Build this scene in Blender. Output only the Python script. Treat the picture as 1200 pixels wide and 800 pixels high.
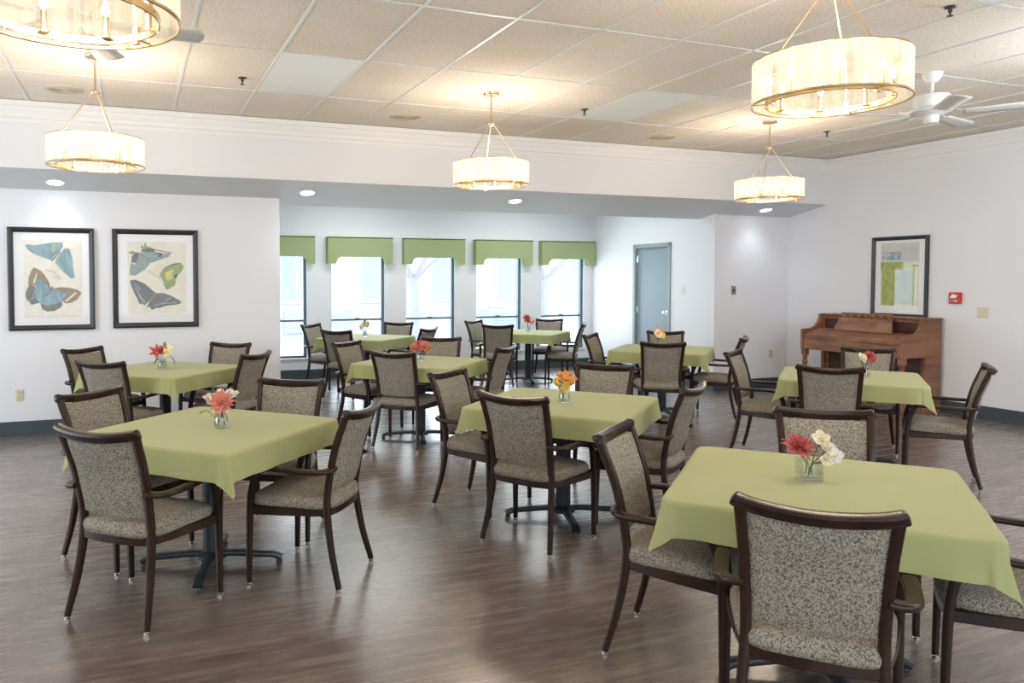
import bpy, math, random
from mathutils import Vector, Matrix
PI = math.pi
def R(a): return math.radians(a)
for o in list(bpy.data.objects): bpy.data.objects.remove(o, do_unlink=True)
S = bpy.context.scene
COL = S.collection

# ------------------------------------------------------------------ camera, world, lights, exposure
cam_d = bpy.data.cameras.new('camera'); cam = bpy.data.objects.new('camera', cam_d); COL.objects.link(cam)
cam.location = (0, 0, 1.54)
cam.rotation_euler = (R(90 - 2.117), 0, R(-20.567))
cam_d.sensor_width = 36; cam_d.lens = 36 * 895.27 / 1200
cam_d.shift_y = -40.33 / 1200; cam_d.shift_x = 108.8 / 1200
cam_d.clip_start = .05; cam_d.clip_end = 200
S.camera = cam
S.view_settings.view_transform = 'Standard'; S.view_settings.look = 'None'
S.view_settings.exposure = 0.40; S.view_settings.gamma = 1
S.view_settings.use_curve_mapping = False

W = bpy.data.worlds.new('sky'); S.world = W; W.use_nodes = True
bg = W.node_tree.nodes['Background']
bg.inputs['Color'].default_value = (.86, .94, 1, 1); bg.inputs['Strength'].default_value = 3.2

def area(name, loc, rot, sx, sy, power, color, portal=False):
    l = bpy.data.lights.new(name, 'AREA'); l.shape = 'RECTANGLE'; l.size = sx; l.size_y = sy
    l.energy = power; l.color = color
    o = bpy.data.objects.new(name, l); COL.objects.link(o); o.location = loc; o.rotation_euler = rot
    if portal: l.cycles.is_portal = True
    return o
# added cool fill from behind and left of the camera, at unseen openings
area('rear_fill_light', (1.2, -2.42, 1.65), (R(-90), 0, 0), 7.0, 1.9, 9, (.78, .88, 1))
area('left_fill_light', (-3.92, 5.2, 1.6), (0, R(-90), 0), 1.8, 4.2, 38, (.72, .86, 1))
# sky light entering through the alcove windows
WINX = [(1.63, 2.487), (2.864, 3.735), (4.094, 4.94), (5.324, 6.166), (6.543, 7.39)]
for i, (a, b) in enumerate(WINX):
    area('alcove_window_daylight', ((a + b) / 2, 11.63, 1.22), (R(90), 0, 0), b - a, 1.7, 14, (.86, .94, 1))
    COL.objects[-1].rotation_euler = (R(-90), 0, 0)
area('alcove_fill_light', (3.2, 10.2, 2.88), (0, 0, 0), 1.2, .6, 20, (.95, 1, .97))  # unseen pair of fill lights added to brighten the alcove
area('alcove_fill_light', (5.9, 10.2, 2.88), (0, 0, 0), 1.2, .6, 20, (.95, 1, .97))
WARM = (1, .84, .66)
COOL = (.80, .90, 1)

# ------------------------------------------------------------------ materials
MATS = {}
def mat(name, col=(.8, .8, .8), rough=.5, metal=0, spec=.5, bump=None, **kw):
    if name in MATS: return MATS[name]
    m = bpy.data.materials.new(name); m.use_nodes = True; MATS[name] = m
    b = m.node_tree.nodes['Principled BSDF']
    b.inputs['Base Color'].default_value = (*col, 1); b.inputs['Roughness'].default_value = rough
    b.inputs['Metallic'].default_value = metal; b.inputs['Specular IOR Level'].default_value = spec
    for k, v in kw.items(): b.inputs[k.replace('_', ' ')].default_value = v
    if bump:
        nt = m.node_tree; n = nt.nodes.new('ShaderNodeTexNoise'); n.inputs['Scale'].default_value = bump[0]
        n.inputs['Detail'].default_value = 4
        tc = nt.nodes.new('ShaderNodeTexCoord'); nt.links.new(tc.outputs['Object'], n.inputs['Vector'])
        bp = nt.nodes.new('ShaderNodeBump'); bp.inputs['Strength'].default_value = bump[1]; bp.inputs['Distance'].default_value = .01
        nt.links.new(n.outputs['Fac'], bp.inputs['Height']); nt.links.new(bp.outputs['Normal'], b.inputs['Normal'])
    return m
def nodes(m): return m.node_tree, m.node_tree.nodes['Principled BSDF']
def ramp(nt, stops, interp='LINEAR'):
    r = nt.nodes.new('ShaderNodeValToRGB'); cr = r.color_ramp; cr.interpolation = interp
    while len(cr.elements) < len(stops): cr.elements.new(.5)
    for e, (p, c) in zip(cr.elements, stops): e.position = p; e.color = (*c, 1)
    return r
def texnode(nt, kind, scale, stretch=None, coord='Object', **inp):
    tc = nt.nodes.new('ShaderNodeTexCoord'); src = tc.outputs[coord]
    if stretch:
        mp = nt.nodes.new('ShaderNodeMapping'); mp.inputs['Scale'].default_value = stretch
        nt.links.new(src, mp.inputs['Vector']); src = mp.outputs['Vector']
    n = nt.nodes.new(kind); nt.links.new(src, n.inputs['Vector'])
    if 'Scale' in n.inputs: n.inputs['Scale'].default_value = scale
    for k, v in inp.items(): n.inputs[k.replace('_', ' ')].default_value = v
    return n

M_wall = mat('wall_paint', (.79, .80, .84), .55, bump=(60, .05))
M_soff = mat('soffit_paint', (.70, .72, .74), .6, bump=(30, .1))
M_trimw = mat('white_trim', (.82, .82, .82), .4)
M_base = mat('teal_baseboard', (.05, .068, .082), .45)
M_frame = mat('window_metal', (.10, .15, .19), .4)
M_black = mat('black_frame', (.025, .025, .03), .35)
M_mat = mat('picture_mat', (.84, .84, .86), .7)
M_plate = mat('cream_plastic', (.70, .64, .50), .45)
M_dark = mat('dark_plastic', (.05, .05, .055), .4)
M_iron = mat('black_iron', (.022, .03, .037), .38)
M_gold = mat('champagne_brass', (.62, .47, .28), .28, 1)
M_chrome = mat('chrome', (.8, .8, .8), .15, 1)
M_fanw = mat('fan_white', (.80, .80, .78), .35)
M_blade = mat('fan_blade', (.62, .61, .57), .45)
M_door = mat('grey_blue_door', (.25, .33, .38), .45, bump=(8, .05))
M_dframe = mat('door_frame_paint', (.30, .35, .35), .4)
M_red = mat('alarm_red', (.62, .03, .03), .4)
M_ceiling_grid = mat('ceiling_grid_paint', (.68, .72, .70), .4)

# ceiling tiles
M_tile = mat('acoustic_tile', (.7, .63, .53), .9, spec=.1)
nt, b = nodes(M_tile)
n1 = texnode(nt, 'ShaderNodeTexNoise', 70, Detail=3.0)
n2 = texnode(nt, 'ShaderNodeTexNoise', 1.1, Detail=2.0)
r1 = ramp(nt, [(.34, (.72, .64, .53)), (.56, (.88, .83, .75))]); nt.links.new(n1.outputs['Fac'], r1.inputs['Fac'])
r2 = ramp(nt, [(.35, (.90, .88, .86)), (.7, (1, 1, 1))]); nt.links.new(n2.outputs['Fac'], r2.inputs['Fac'])
mx = nt.nodes.new('ShaderNodeMix'); mx.data_type = 'RGBA'; mx.blend_type = 'MULTIPLY'; mx.inputs[0].default_value = 1
nt.links.new(r1.outputs['Color'], mx.inputs[6]); nt.links.new(r2.outputs['Color'], mx.inputs[7])
nt.links.new(mx.outputs[2], b.inputs['Base Color'])
bp = nt.nodes.new('ShaderNodeBump'); bp.inputs['Strength'].default_value = .3; bp.inputs['Distance'].default_value = .004
nt.links.new(n1.outputs['Fac'], bp.inputs['Height']); nt.links.new(bp.outputs['Normal'], b.inputs['Normal'])
M_panel = mat('prismatic_panel', (.80, .82, .82), .5)

# floor planks, running along X
M_floor = mat('wood_floor', (.15, .11, .09), .3, spec=.85)
nt, b = nodes(M_floor); b.inputs['Coat Weight'].default_value = .7; b.inputs['Coat Roughness'].default_value = .30
br = texnode(nt, 'ShaderNodeTexBrick', 1.0, Mortar_Size=.0015, Brick_Width=1.22, Row_Height=.152, Bias=0.0)
br.inputs['Color1'].default_value = (.36, .36, .36, 1); br.inputs['Color2'].default_value = (.68, .68, .68, 1); br.inputs['Mortar'].default_value = (.25, .25, .25, 1)
br.offset = .37
g = texnode(nt, 'ShaderNodeTexNoise', 1.6, (1.3, 16, 1), Detail=9.0, Roughness=.68, Distortion=.25)
g2 = texnode(nt, 'ShaderNodeTexNoise', 1.1, (1, 2.5, 1), Detail=3.0)
ad = nt.nodes.new('ShaderNodeMath'); ad.operation = 'MULTIPLY_ADD'; ad.inputs[1].default_value = .9
sp = nt.nodes.new('ShaderNodeMath'); sp.operation = 'MULTIPLY_ADD'; sp.inputs[1].default_value = .25; 
nt.links.new(g.outputs['Fac'], ad.inputs[0])
bw = nt.nodes.new('ShaderNodeRGBToBW'); nt.links.new(br.outputs['Color'], bw.inputs['Color'])
nt.links.new(bw.outputs['Val'], sp.inputs[0]); sp.inputs[2].default_value = -.08
nt.links.new(sp.outputs[0], ad.inputs[2])
rp = ramp(nt, [(.32, (.10, .074, .064)), (.50, (.178, .138, .120)), (.62, (.245, .195, .172)), (.78, (.32, .265, .24))])
nt.links.new(ad.outputs[0], rp.inputs['Fac'])
r2 = ramp(nt, [(.35, (.80, .74, .72)), (.65, (1, 1, 1))]); nt.links.new(g2.outputs['Fac'], r2.inputs['Fac'])
mx = nt.nodes.new('ShaderNodeMix'); mx.data_type = 'RGBA'; mx.blend_type = 'MULTIPLY'; mx.inputs[0].default_value = 1
nt.links.new(rp.outputs['Color'], mx.inputs[6]); nt.links.new(r2.outputs['Color'], mx.inputs[7])
nt.links.new(mx.outputs[2], b.inputs['Base Color'])
rr = nt.nodes.new('ShaderNodeMapRange'); rr.inputs['To Min'].default_value = .20; rr.inputs['To Max'].default_value = .34
nt.links.new(g.outputs['Fac'], rr.inputs['Value']); nt.links.new(rr.outputs['Result'], b.inputs['Roughness'])
bp = nt.nodes.new('ShaderNodeBump'); bp.inputs['Strength'].default_value = .05; bp.inputs['Distance'].default_value = .004
nt.links.new(g.outputs['Fac'], bp.inputs['Height']); nt.links.new(bp.outputs['Normal'], b.inputs['Normal'])

# chair wood and fabric
def woodmat(name, c1, c2, scale, stretch, rough, bump=.1):
    m = mat(name, c1, rough); nt, b = nodes(m); b.inputs['Specular IOR Level'].default_value = .32
    n = texnode(nt, 'ShaderNodeTexNoise', scale, stretch, Detail=6.0, Distortion=.6)
    r = ramp(nt, [(.35, c1), (.65, c2)]); nt.links.new(n.outputs['Fac'], r.inputs['Fac']); nt.links.new(r.outputs['Color'], b.inputs['Base Color'])
    return m
M_wood = woodmat('dark_walnut', (.016, .008, .006), (.034, .017, .012), 8, (1, 1, .2), .27)
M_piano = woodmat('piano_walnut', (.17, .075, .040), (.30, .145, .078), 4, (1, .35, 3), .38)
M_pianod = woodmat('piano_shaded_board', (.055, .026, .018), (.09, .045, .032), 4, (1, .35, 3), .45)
M_fab = mat('squiggle_fabric', (.4, .34, .27), .95, spec=.1)
nt, b = nodes(M_fab)
n = texnode(nt, 'ShaderNodeTexNoise', 185, (1, 1, .8), Detail=1.0, Distortion=1.0)
r = ramp(nt, [(.42, (.125, .112, .095)), (.54, (.37, .335, .275))]); nt.links.new(n.outputs['Fac'], r.inputs['Fac']); nt.links.new(r.outputs['Color'], b.inputs['Base Color'])
bp = nt.nodes.new('ShaderNodeBump'); bp.inputs['Strength'].default_value = .25; bp.inputs['Distance'].default_value = .002
nt.links.new(n.outputs['Fac'], bp.inputs['Height']); nt.links.new(bp.outputs['Normal'], b.inputs['Normal'])
M_cloth = mat('green_cloth', (.37, .385, .175), .85, spec=.15)
nt, b = nodes(M_cloth); b.inputs['Sheen Weight'].default_value = .15
n = texnode(nt, 'ShaderNodeTexNoise', 420, Detail=2.0)
bp = nt.nodes.new('ShaderNodeBump'); bp.inputs['Strength'].default_value = .12; bp.inputs['Distance'].default_value = .001
nt.links.new(n.outputs['Fac'], bp.inputs['Height']); nt.links.new(bp.outputs['Normal'], b.inputs['Normal'])
M_val = mat('green_valance', (.35, .41, .22), .85, spec=.15, bump=(200, .15))

def glassy(name, tint=(1, 1, 1), gloss=.08, rough=.02):
    m = bpy.data.materials.new(name); m.use_nodes = True; MATS[name] = m; nt = m.node_tree
    nt.nodes.remove(nt.nodes['Principled BSDF']); out = nt.nodes['Material Output']
    t = nt.nodes.new('ShaderNodeBsdfTransparent'); t.inputs['Color'].default_value = (*tint, 1)
    g = nt.nodes.new('ShaderNodeBsdfGlossy'); g.inputs['Roughness'].default_value = rough
    f = nt.nodes.new('ShaderNodeLayerWeight'); f.inputs['Blend'].default_value = .25
    mr = nt.nodes.new('ShaderNodeMapRange'); mr.inputs['To Min'].default_value = gloss; mr.inputs['To Max'].default_value = .45
    nt.links.new(f.outputs['Fresnel'], mr.inputs['Value'])
    x = nt.nodes.new('ShaderNodeMixShader'); nt.links.new(mr.outputs['Result'], x.inputs[0])
    nt.links.new(t.outputs[0], x.inputs[1]); nt.links.new(g.outputs[0], x.inputs[2]); nt.links.new(x.outputs[0], out.inputs['Surface'])
    return m
M_glass = glassy('window_glass', (.97, .99, 1), .02)
M_pglass = glassy('picture_glass', (1, 1, 1), .012); MATS['picture_glass'].node_tree.nodes['Map Range'].inputs['To Max'].default_value = .12
M_vglass = glassy('vase_glass', (.97, .985, .98), .05)
M_water = glassy('vase_water', (.97, .98, .975), .03)
def emis(name, col, s):
    m = bpy.data.materials.new(name); m.use_nodes = True; nt = m.node_tree
    nt.nodes.remove(nt.nodes['Principled BSDF']); e = nt.nodes.new('ShaderNodeEmission')
    e.inputs['Color'].default_value = (*col, 1); e.inputs['Strength'].default_value = s
    nt.links.new(e.outputs[0], nt.nodes['Material Output'].inputs['Surface']); return m
M_bulb = emis('bulb_glow', (1, .86, .66), 26)
M_down = emis('downlight_lens', (.85, .93, 1), 14)
# sheer pleated shade
M_shade = bpy.data.materials.new('sheer_shade'); M_shade.use_nodes = True; nt = M_shade.node_tree
nt.nodes.remove(nt.nodes['Principled BSDF']); out = nt.nodes['Material Output']
tr = nt.nodes.new('ShaderNodeBsdfTransparent'); tr.inputs['Color'].default_value = (1, .95, .86, 1)
tl = nt.nodes.new('ShaderNodeBsdfTranslucent'); tl.inputs['Color'].default_value = (.40, .37, .31, 1)
df = nt.nodes.new('ShaderNodeBsdfDiffuse'); df.inputs['Color'].default_value = (.42, .39, .34, 1)
a = nt.nodes.new('ShaderNodeMixShader'); a.inputs[0].default_value = .35
nt.links.new(tl.outputs[0], a.inputs[1]); nt.links.new(df.outputs[0], a.inputs[2])
wv = texnode(nt, 'ShaderNodeTexNoise', 60, (1, 1, .04), Detail=2.0)
mr = nt.nodes.new('ShaderNodeMapRange'); mr.inputs['From Min'].default_value = .3; mr.inputs['From Max'].default_value = .7
mr.inputs['To Min'].default_value = .26; mr.inputs['To Max'].default_value = .50
nt.links.new(wv.outputs['Fac'], mr.inputs['Value'])
x = nt.nodes.new('ShaderNodeMixShader'); nt.links.new(mr.outputs['Result'], x.inputs[0])
nt.links.new(tr.outputs[0], x.inputs[1]); nt.links.new(a.outputs[0], x.inputs[2]); nt.links.new(x.outputs[0], out.inputs['Surface'])

# ------------------------------------------------------------------ mesh helpers
class MB:
    def __init__(s): s.v = []; s.f = []
    def add(s, vs, fs, M=None):
        k = len(s.v)
        s.v += [tuple(M @ Vector(p)) if M else tuple(p) for p in vs]
        s.f += [tuple(k + i for i in f) for f in fs]; return s
    def box(s, x0, x1, y0, y1, z0, z1, M=None):
        return s.add([(x0, y0, z0), (x1, y0, z0), (x1, y1, z0), (x0, y1, z0), (x0, y0, z1), (x1, y0, z1), (x1, y1, z1), (x0, y1, z1)],
                     [(0, 3, 2, 1), (4, 5, 6, 7), (0, 1, 5, 4), (1, 2, 6, 5), (2, 3, 7, 6), (3, 0, 4, 7)], M)
    def prism(s, poly, axis, a, b, M=None):
        # poly: list of 2-D points; extruded along axis from a to b
        def P(p, t): return {'x': (t, p[0], p[1]), 'y': (p[0], t, p[1]), 'z': (p[0], p[1], t)}[axis]
        n = len(poly)
        return s.add([P(p, a) for p in poly] + [P(p, b) for p in poly],
                     [tuple(range(n)), tuple(range(2 * n - 1, n - 1, -1))] + [(i, i + n, (i + 1) % n + n, (i + 1) % n) for i in range(n)], M)
    def lathe(s, prof, n=16, c=(0, 0, 0), M=None):
        vs = []; fs = []
        for r, z in prof:
            for i in range(n):
                t = 2 * PI * i / n; vs.append((c[0] + r * math.cos(t), c[1] + r * math.sin(t), c[2] + z))
        for j in range(len(prof) - 1):
            for i in range(n):
                a = j * n + i; b = j * n + (i + 1) % n; fs.append((a, b, b + n, a + n))
        if prof[0][0] > 0: fs.append(tuple(range(n))[::-1])
        if prof[-1][0] > 0: fs.append(tuple((len(prof) - 1) * n + i for i in range(n)))
        return s.add(vs, fs, M)
    def sweep(s, pts, prof, up=(0, 0, 1), closed=False, scale=None, M=None, caps=True):
        # prof: 2-D points (side, up); pts: 3-D path
        pts = [Vector(p) for p in pts]; n = len(pts); m = len(prof); up = Vector(up); vs = []; fs = []
        for i, p in enumerate(pts):
            if closed: t = pts[(i + 1) % n] - pts[i - 1]
            else: t = pts[min(i + 1, n - 1)] - pts[max(i - 1, 0)]
            t.normalize(); sd = t.cross(up)
            if sd.length < 1e-4: sd = Vector((1, 0, 0))
            sd.normalize(); u = sd.cross(t); k = scale[i] if scale else 1
            for a, b in prof: vs.append(p + sd * a * k + u * b * k)
        for i in range(n if closed else n - 1):
            for j in range(m):
                a = i * m + j; b = i * m + (j + 1) % m; c = ((i + 1) % n) * m
                fs.append((a, b, c + (j + 1) % m, c + j))
        if not closed and caps: fs += [tuple(range(m))[::-1], tuple((n - 1) * m + j for j in range(m))]
        return s.add(vs, fs, M)
    def tube(s, pts, r, n=8, up=(0, 0, 1), closed=False, scale=None, M=None):
        return s.sweep(pts, [(r * math.cos(2 * PI * i / n), r * math.sin(2 * PI * i / n)) for i in range(n)], up, closed, scale, M)
    def grid(s, f, nu, nv, M=None, closeu=False):
        vs = [f(i / nu, j / nv) for j in range(nv + 1) for i in range(nu + (0 if closeu else 1))]; w = nu if closeu else nu + 1; fs = []
        for j in range(nv):
            for i in range(nu):
                a = j * w + i; b = j * w + (i + 1) % w; fs.append((a, b, b + w, a + w))
        return s.add(vs, fs, M)
    def ball(s, c, r, n=10, k=6, sz=1, M=None):
        pr = [(max(1e-5, r * math.sin(PI * j / k)), -r * sz * math.cos(PI * j / k)) for j in range(k + 1)]
        return s.lathe(pr, n, c, M)
    def build(s, name, m, parent=None, smooth=False, bevel=0, sub=0, autosmooth=True, loc=None):
        me = bpy.data.meshes.new(name); me.from_pydata(s.v, [], s.f); me.update()
        me.materials.append(m)
        if smooth:
            me.polygons.foreach_set('use_smooth', [True] * len(me.polygons))
            if autosmooth:
                me.set_sharp_from_angle(angle=R(42))
        o = bpy.data.objects.new(name, me); COL.objects.link(o)
        if parent: o.parent = parent
        if loc: o.location = loc
        if bevel:
            bm = o.modifiers.new('bevel', 'BEVEL'); bm.width = bevel; bm.segments = 2; bm.limit_method = 'ANGLE'; bm.angle_limit = R(40)
        if sub:
            sm = o.modifiers.new('sub', 'SUBSURF'); sm.levels = sub; sm.render_levels = sub
        return o
def rrect(w, h, r=.3, n=3):
    r = min(w, h) * r; pts = []
    for cx, cy, a0 in ((w/2-r, h/2-r, 0), (-w/2+r, h/2-r, 90), (-w/2+r, -h/2+r, 180), (w/2-r, -h/2+r, 270)):
        for i in range(n): 
            a = R(a0 + 90 * i / (n - 1)); pts.append((cx + r * math.cos(a), cy + r * math.sin(a)))
    return pts
def smooth_path(P, k=6):
    # Catmull-Rom through control points
    P = [Vector(p) for p in P]; out = []
    Q = [P[0] * 2 - P[1]] + P + [P[-1] * 2 - P[-2]]
    for i in range(1, len(Q) - 2):
        a, b, c, d = Q[i-1], Q[i], Q[i+1], Q[i+2]
        for j in range(k):
            t = j / k; out.append(.5 * ((2*b) + (c-a)*t + (2*a-5*b+4*c-d)*t*t + (3*b-a-3*c+d)*t**3))
    out.append(P[-1]); return out
def root(name, label, cat, loc=(0, 0, 0), rz=0, group=None):
    o = bpy.data.objects.new(name, None); COL.objects.link(o); o.location = loc; o.rotation_euler = (0, 0, rz)
    o.empty_display_size = .1
    return tag(o, label, cat, group)
def tag(o, label, cat, group=None):
    o['label'] = label; o['category'] = cat
    if group: o['group'] = group
    return o
def struct(o): o['kind'] = 'structure'; return o
def dup(r, loc, rz, label, group=None):
    c = r.copy(); COL.objects.link(c); c.location = loc; c.rotation_euler = (0, 0, rz); c['label'] = label
    if group: c['group'] = group
    for ch in list(r.children):
        d = ch.copy(); COL.objects.link(d); d.parent = c
        for g in list(ch.children):
            e = g.copy(); COL.objects.link(e); e.parent = d
    return c

# ------------------------------------------------------------------ room shell
HC = 3.13; YF = 7.71; YB = 8.34; YW = 11.50; XA = 1.507; XD = 7.43; XD2 = 7.56; XR = 8.74; YA = 8.65; XL = -4.0; YR = -2.5
struct(MB().box(XL - .15, XR + .15, YR - .15, YW + .15, -.1, 0).build('floor', M_floor))
# left part of the back wall (carries the two butterfly prints); its right end is the alcove's left side
struct(MB().box(XL - .15, XA, YB, YB + .15, 0, 2.43).build('wall_back_left', M_wall))
struct(MB().box(XA - .15, XA, YB + .15, YW, 0, 2.95).build('wall_alcove_left', M_wall))
# right part of the back wall, and the slightly skewed alcove side wall with the door
struct(MB().box(XD, XR, YB, YB + .12, 0, 2.43).build('wall_back_right', M_wall))
D0, D1, DH = 9.29, 10.24, 2.08   # door opening along Y
def xw(y): return XD + (XD2 - XD) * (y - YB) / (YW - YB)
mb = MB()
def slab(y0, y1, z0, z1a, z1b, t=.12):
    x0, x1 = xw(y0), xw(y1)
    mb.add([(x0, y0, z0), (x0 + t, y0, z0), (x1 + t, y1, z0), (x1, y1, z0), (x0, y0, z1a), (x0 + t, y0, z1a), (x1 + t, y1, z1b), (x1, y1, z1b)],
           [(0, 3, 2, 1), (4, 5, 6, 7), (0, 1, 5, 4), (1, 2, 6, 5), (2, 3, 7, 6), (3, 0, 4, 7)])
slab(YB + .12, YA, 0, 2.41, 2.41); slab(YA, D0, 0, 2.95, 2.95); slab(D1, YW, 0, 2.95, 2.95); slab(D0, D1, DH, 2.95, 2.95)
struct(mb.build('wall_alcove_right', M_wall))
struct(MB().box(XR, XR + .15, YR, YB + .15, 0, HC).build('wall_right', M_wall))
# alcove back wall with five window openings
WZ0, WZ1 = .335, 2.08
mb = MB(); xs = [XA - .15] + [v for ab in WINX for v in ab] + [XD2 + .2]
for i in range(0, len(xs), 2): mb.box(xs[i], xs[i+1], YW, YW + .15, 0, 2.95)
for a, b in WINX: mb.box(a, b, YW, YW + .15, 0, WZ0); mb.box(a, b, YW, YW + .15, WZ1, 2.95)
struct(mb.build('wall_alcove_back', M_wall))
# walls behind and left of the camera with openings set for the fill lights
mb = MB(); mb.box(XL - .15, XL, YR, 3.1, 0, HC); mb.box(XL - .15, XL, 7.3, YB, 0, HC); mb.box(XL - .15, XL, 3.1, 7.3, 0, .7); mb.box(XL - .15, XL, 3.1, 7.3, 2.5, HC)
struct(mb.build('wall_left', M_wall))
mb = MB(); mb.box(XL, -2.3, YR - .15, YR, 0, HC); mb.box(4.7, XR, YR - .15, YR, 0, HC); mb.box(-2.3, 4.7, YR - .15, YR, 0, .7); mb.box(-2.3, 4.7, YR - .15, YR, 2.6, HC)
struct(mb.build('wall_rear', M_wall))
# soffit: fascia facing the room, underside sloping slightly down, then the higher alcove ceiling behind it
struct(MB().box(XL, XR, YF, YF + .10, 2.535, HC).build('wall_soffit_front', M_wall))
mb = MB()
def under(x0, x1, ye):
    zb = 2.412 if ye < YB + .2 else 2.372; yb = YB if ye < YB + .2 else ye
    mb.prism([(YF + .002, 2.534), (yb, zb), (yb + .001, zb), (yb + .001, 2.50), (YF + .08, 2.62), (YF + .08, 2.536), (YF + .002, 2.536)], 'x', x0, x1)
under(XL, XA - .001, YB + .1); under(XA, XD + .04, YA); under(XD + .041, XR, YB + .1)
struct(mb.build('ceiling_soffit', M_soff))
struct(MB().box(XA - .1, XD2 + .2, YA - .3, YW + .1, 2.90, 2.96).build('ceiling_alcove', M_wall))
struct(MB().box(XA - .1, XD2 + .2, YA - .12, YA - .02, 2.45, 2.92).build('wall_alcove_front', M_wall))
# main ceiling tiles + exposed grid + speakers
struct(MB().box(XL - .1, XR + .1, YR - .1, YF + .1, HC, HC + .06).build('ceiling', M_tile))
mb = MB(); gx0 = .997; k0 = math.ceil((XL - gx0) / .6147)
gx = [gx0 + .6147 * k for k in range(k0, 30) if gx0 + .6147 * k < XR - .05]
gy = [y for y in [6.60 - 1.19 * k for k in range(0, 9)] if YR < y < YF]
for x in gx: mb.box(x - .010, x + .010, YR, YF, HC - .006, HC + .002)
for y in gy: mb.box(XL, XR, y - .010, y + .010, HC - .005, HC + .002)
struct(mb.build('ceiling_grid', M_ceiling_grid))
for i, (c, r_) in enumerate([(0, 5.41), (5, 5.41), (5, 1.84)]):
    x = gx0 + .6147 * c
    o = MB().box(x + .012, x + .6147 - .012, r_ + .012, r_ + 1.19 - .012, HC - .004, HC + .004).build('ceiling_light_panel', M_panel)
    tag(o, ['unlit white ceiling light panel, leftmost, above the left tables', 'unlit white ceiling light panel right of the middle chandelier',
            'unlit white ceiling light panel at the top right edge, nearest the camera'][i], 'light panel')
# crown moulding (profile swept along fascia and right wall)
cp = [(0, 0), (0, -.19), (.012, -.19), (.016, -.155), (.026, -.14), (.03, -.115), (.045, -.08), (.055, -.05), (.065, -.045), (.067, 0)]
struct(MB().prism([(YF - a, HC - .006 + b) for a, b in cp], 'x', XL, XR).build('trim_crown_front', M_trimw))
struct(MB().prism([(XR - a, HC - .006 + b) for a, b in cp], 'y', YR, YF).build('trim_crown_right', M_trimw))
# baseboards
struct(MB().box(XL, XA + .012, YB - .012, YB, 0, .145).build('baseboard_back_left', M_base))
struct(MB().box(XD - .012, XR, YB - .012, YB, 0, .145).build('baseboard_back_right', M_base))
struct(MB().box(XR - .012, XR, YR, YB - .012, 0, .145).build('baseboard_right', M_base))
struct(MB().box(XA, XD2, YW - .012, YW, 0, .155).build('baseboard_alcove_back', M_base))
mb = MB()
for y0, y1 in ((YB, D0), (D1, YW - .012)):
    x0, x1 = xw(y0), xw(y1)
    mb.add([(x0 - .012, y0, 0), (x0, y0, 0), (x1, y1, 0), (x1 - .012, y1, 0), (x0 - .012, y0, .155), (x0, y0, .155), (x1, y1, .155), (x1 - .012, y1, .155)],
           [(0, 3, 2, 1), (4, 5, 6, 7), (0, 1, 5, 4), (1, 2, 6, 5), (2, 3, 7, 6), (3, 0, 4, 7)])
struct(mb.build('baseboard_alcove_right', M_base))

# windows: dark sash frames, glass, sill
for i, (a, b) in enumerate(WINX):
    y0, y1 = YW + .07, YW + .11
    mb = MB()
    mb.box(a, a + .022, y0, y1, WZ0, WZ1); mb.box(b - .045, b, y0 - .03, y1, WZ0, WZ1)
    mb.box(a, b, y0, y1, WZ0, WZ0 + .03); mb.box(a, b, y0, y1, WZ1 - .03, WZ1); mb.box(a, b, y0 - .01, y1, .885, .915)
    mb.box((a + b) / 2 - .04, (a + b) / 2 + .04, y0 - .025, y0, .915, .928)
    w = struct(mb.build('window_%d' % (i + 1), M_frame))
    MB().box(a + .01, b - .01, y0 + .018, y0 + .022, WZ0, WZ1).build('pane', M_glass, w)
    MB().box(a - .03, b + .03, YW - .03, YW + .07, WZ0 - .02, WZ0).build('window_sill', M_trimw, w, bevel=.004)

# valances: upholstered cornice boxes with notched lower edge
def valance(x0, x1, label):
    zt, zb, zm, e = 2.180, 1.770, 1.876, .13
    pts = [(x0, zt), (x0, zb), (x0 + e, zb)]
    for k in range(1, 7): 
        t = R(180 - 15 * k); pts.append((x0 + e + .09 + .09 * math.cos(t) , zb + (zm - zb) * math.sin(t)))
    for k in range(0, 6):
        t = R(90 - 15 * k); pts.append((x1 - e - .09 + .09 * math.cos(t), zb + (zm - zb) * math.sin(t)))
    pts += [(x1 - e, zb), (x1, zb), (x1, zt)]
    mb = MB(); mb.prism(pts, 'y', YW - .13, YW - .115)
    mb.box(x0, x0 + .015, YW - .115, YW - .001, zb, zt); mb.box(x1 - .015, x1, YW - .115, YW - .001, zb, zt); mb.box(x0, x1, YW - .13, YW - .001, zt - .015, zt)
    r = tag(mb.build('window_valance', M_val), label, 'valance', 'green window valances')
    MB().tube([(x0, YW - .132, zt), (x1, YW - .132, zt)], .006, 6).build('piping', M_val, r, smooth=True)
VL = ['green cornice valance over the leftmost window, half hidden by the wall', 'green cornice valance over the second window from the left',
      'green cornice valance over the middle window of five', 'green cornice valance over the fourth window, above the outdoor unit', 'green cornice valance over the rightmost window, next to the corner']
for (a, b), l in zip([(1.535, 2.59), (2.789, 3.828), (4.022, 5.068), (5.264, 6.313), (6.486, 7.54)], VL): valance(a, b, l)

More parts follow.
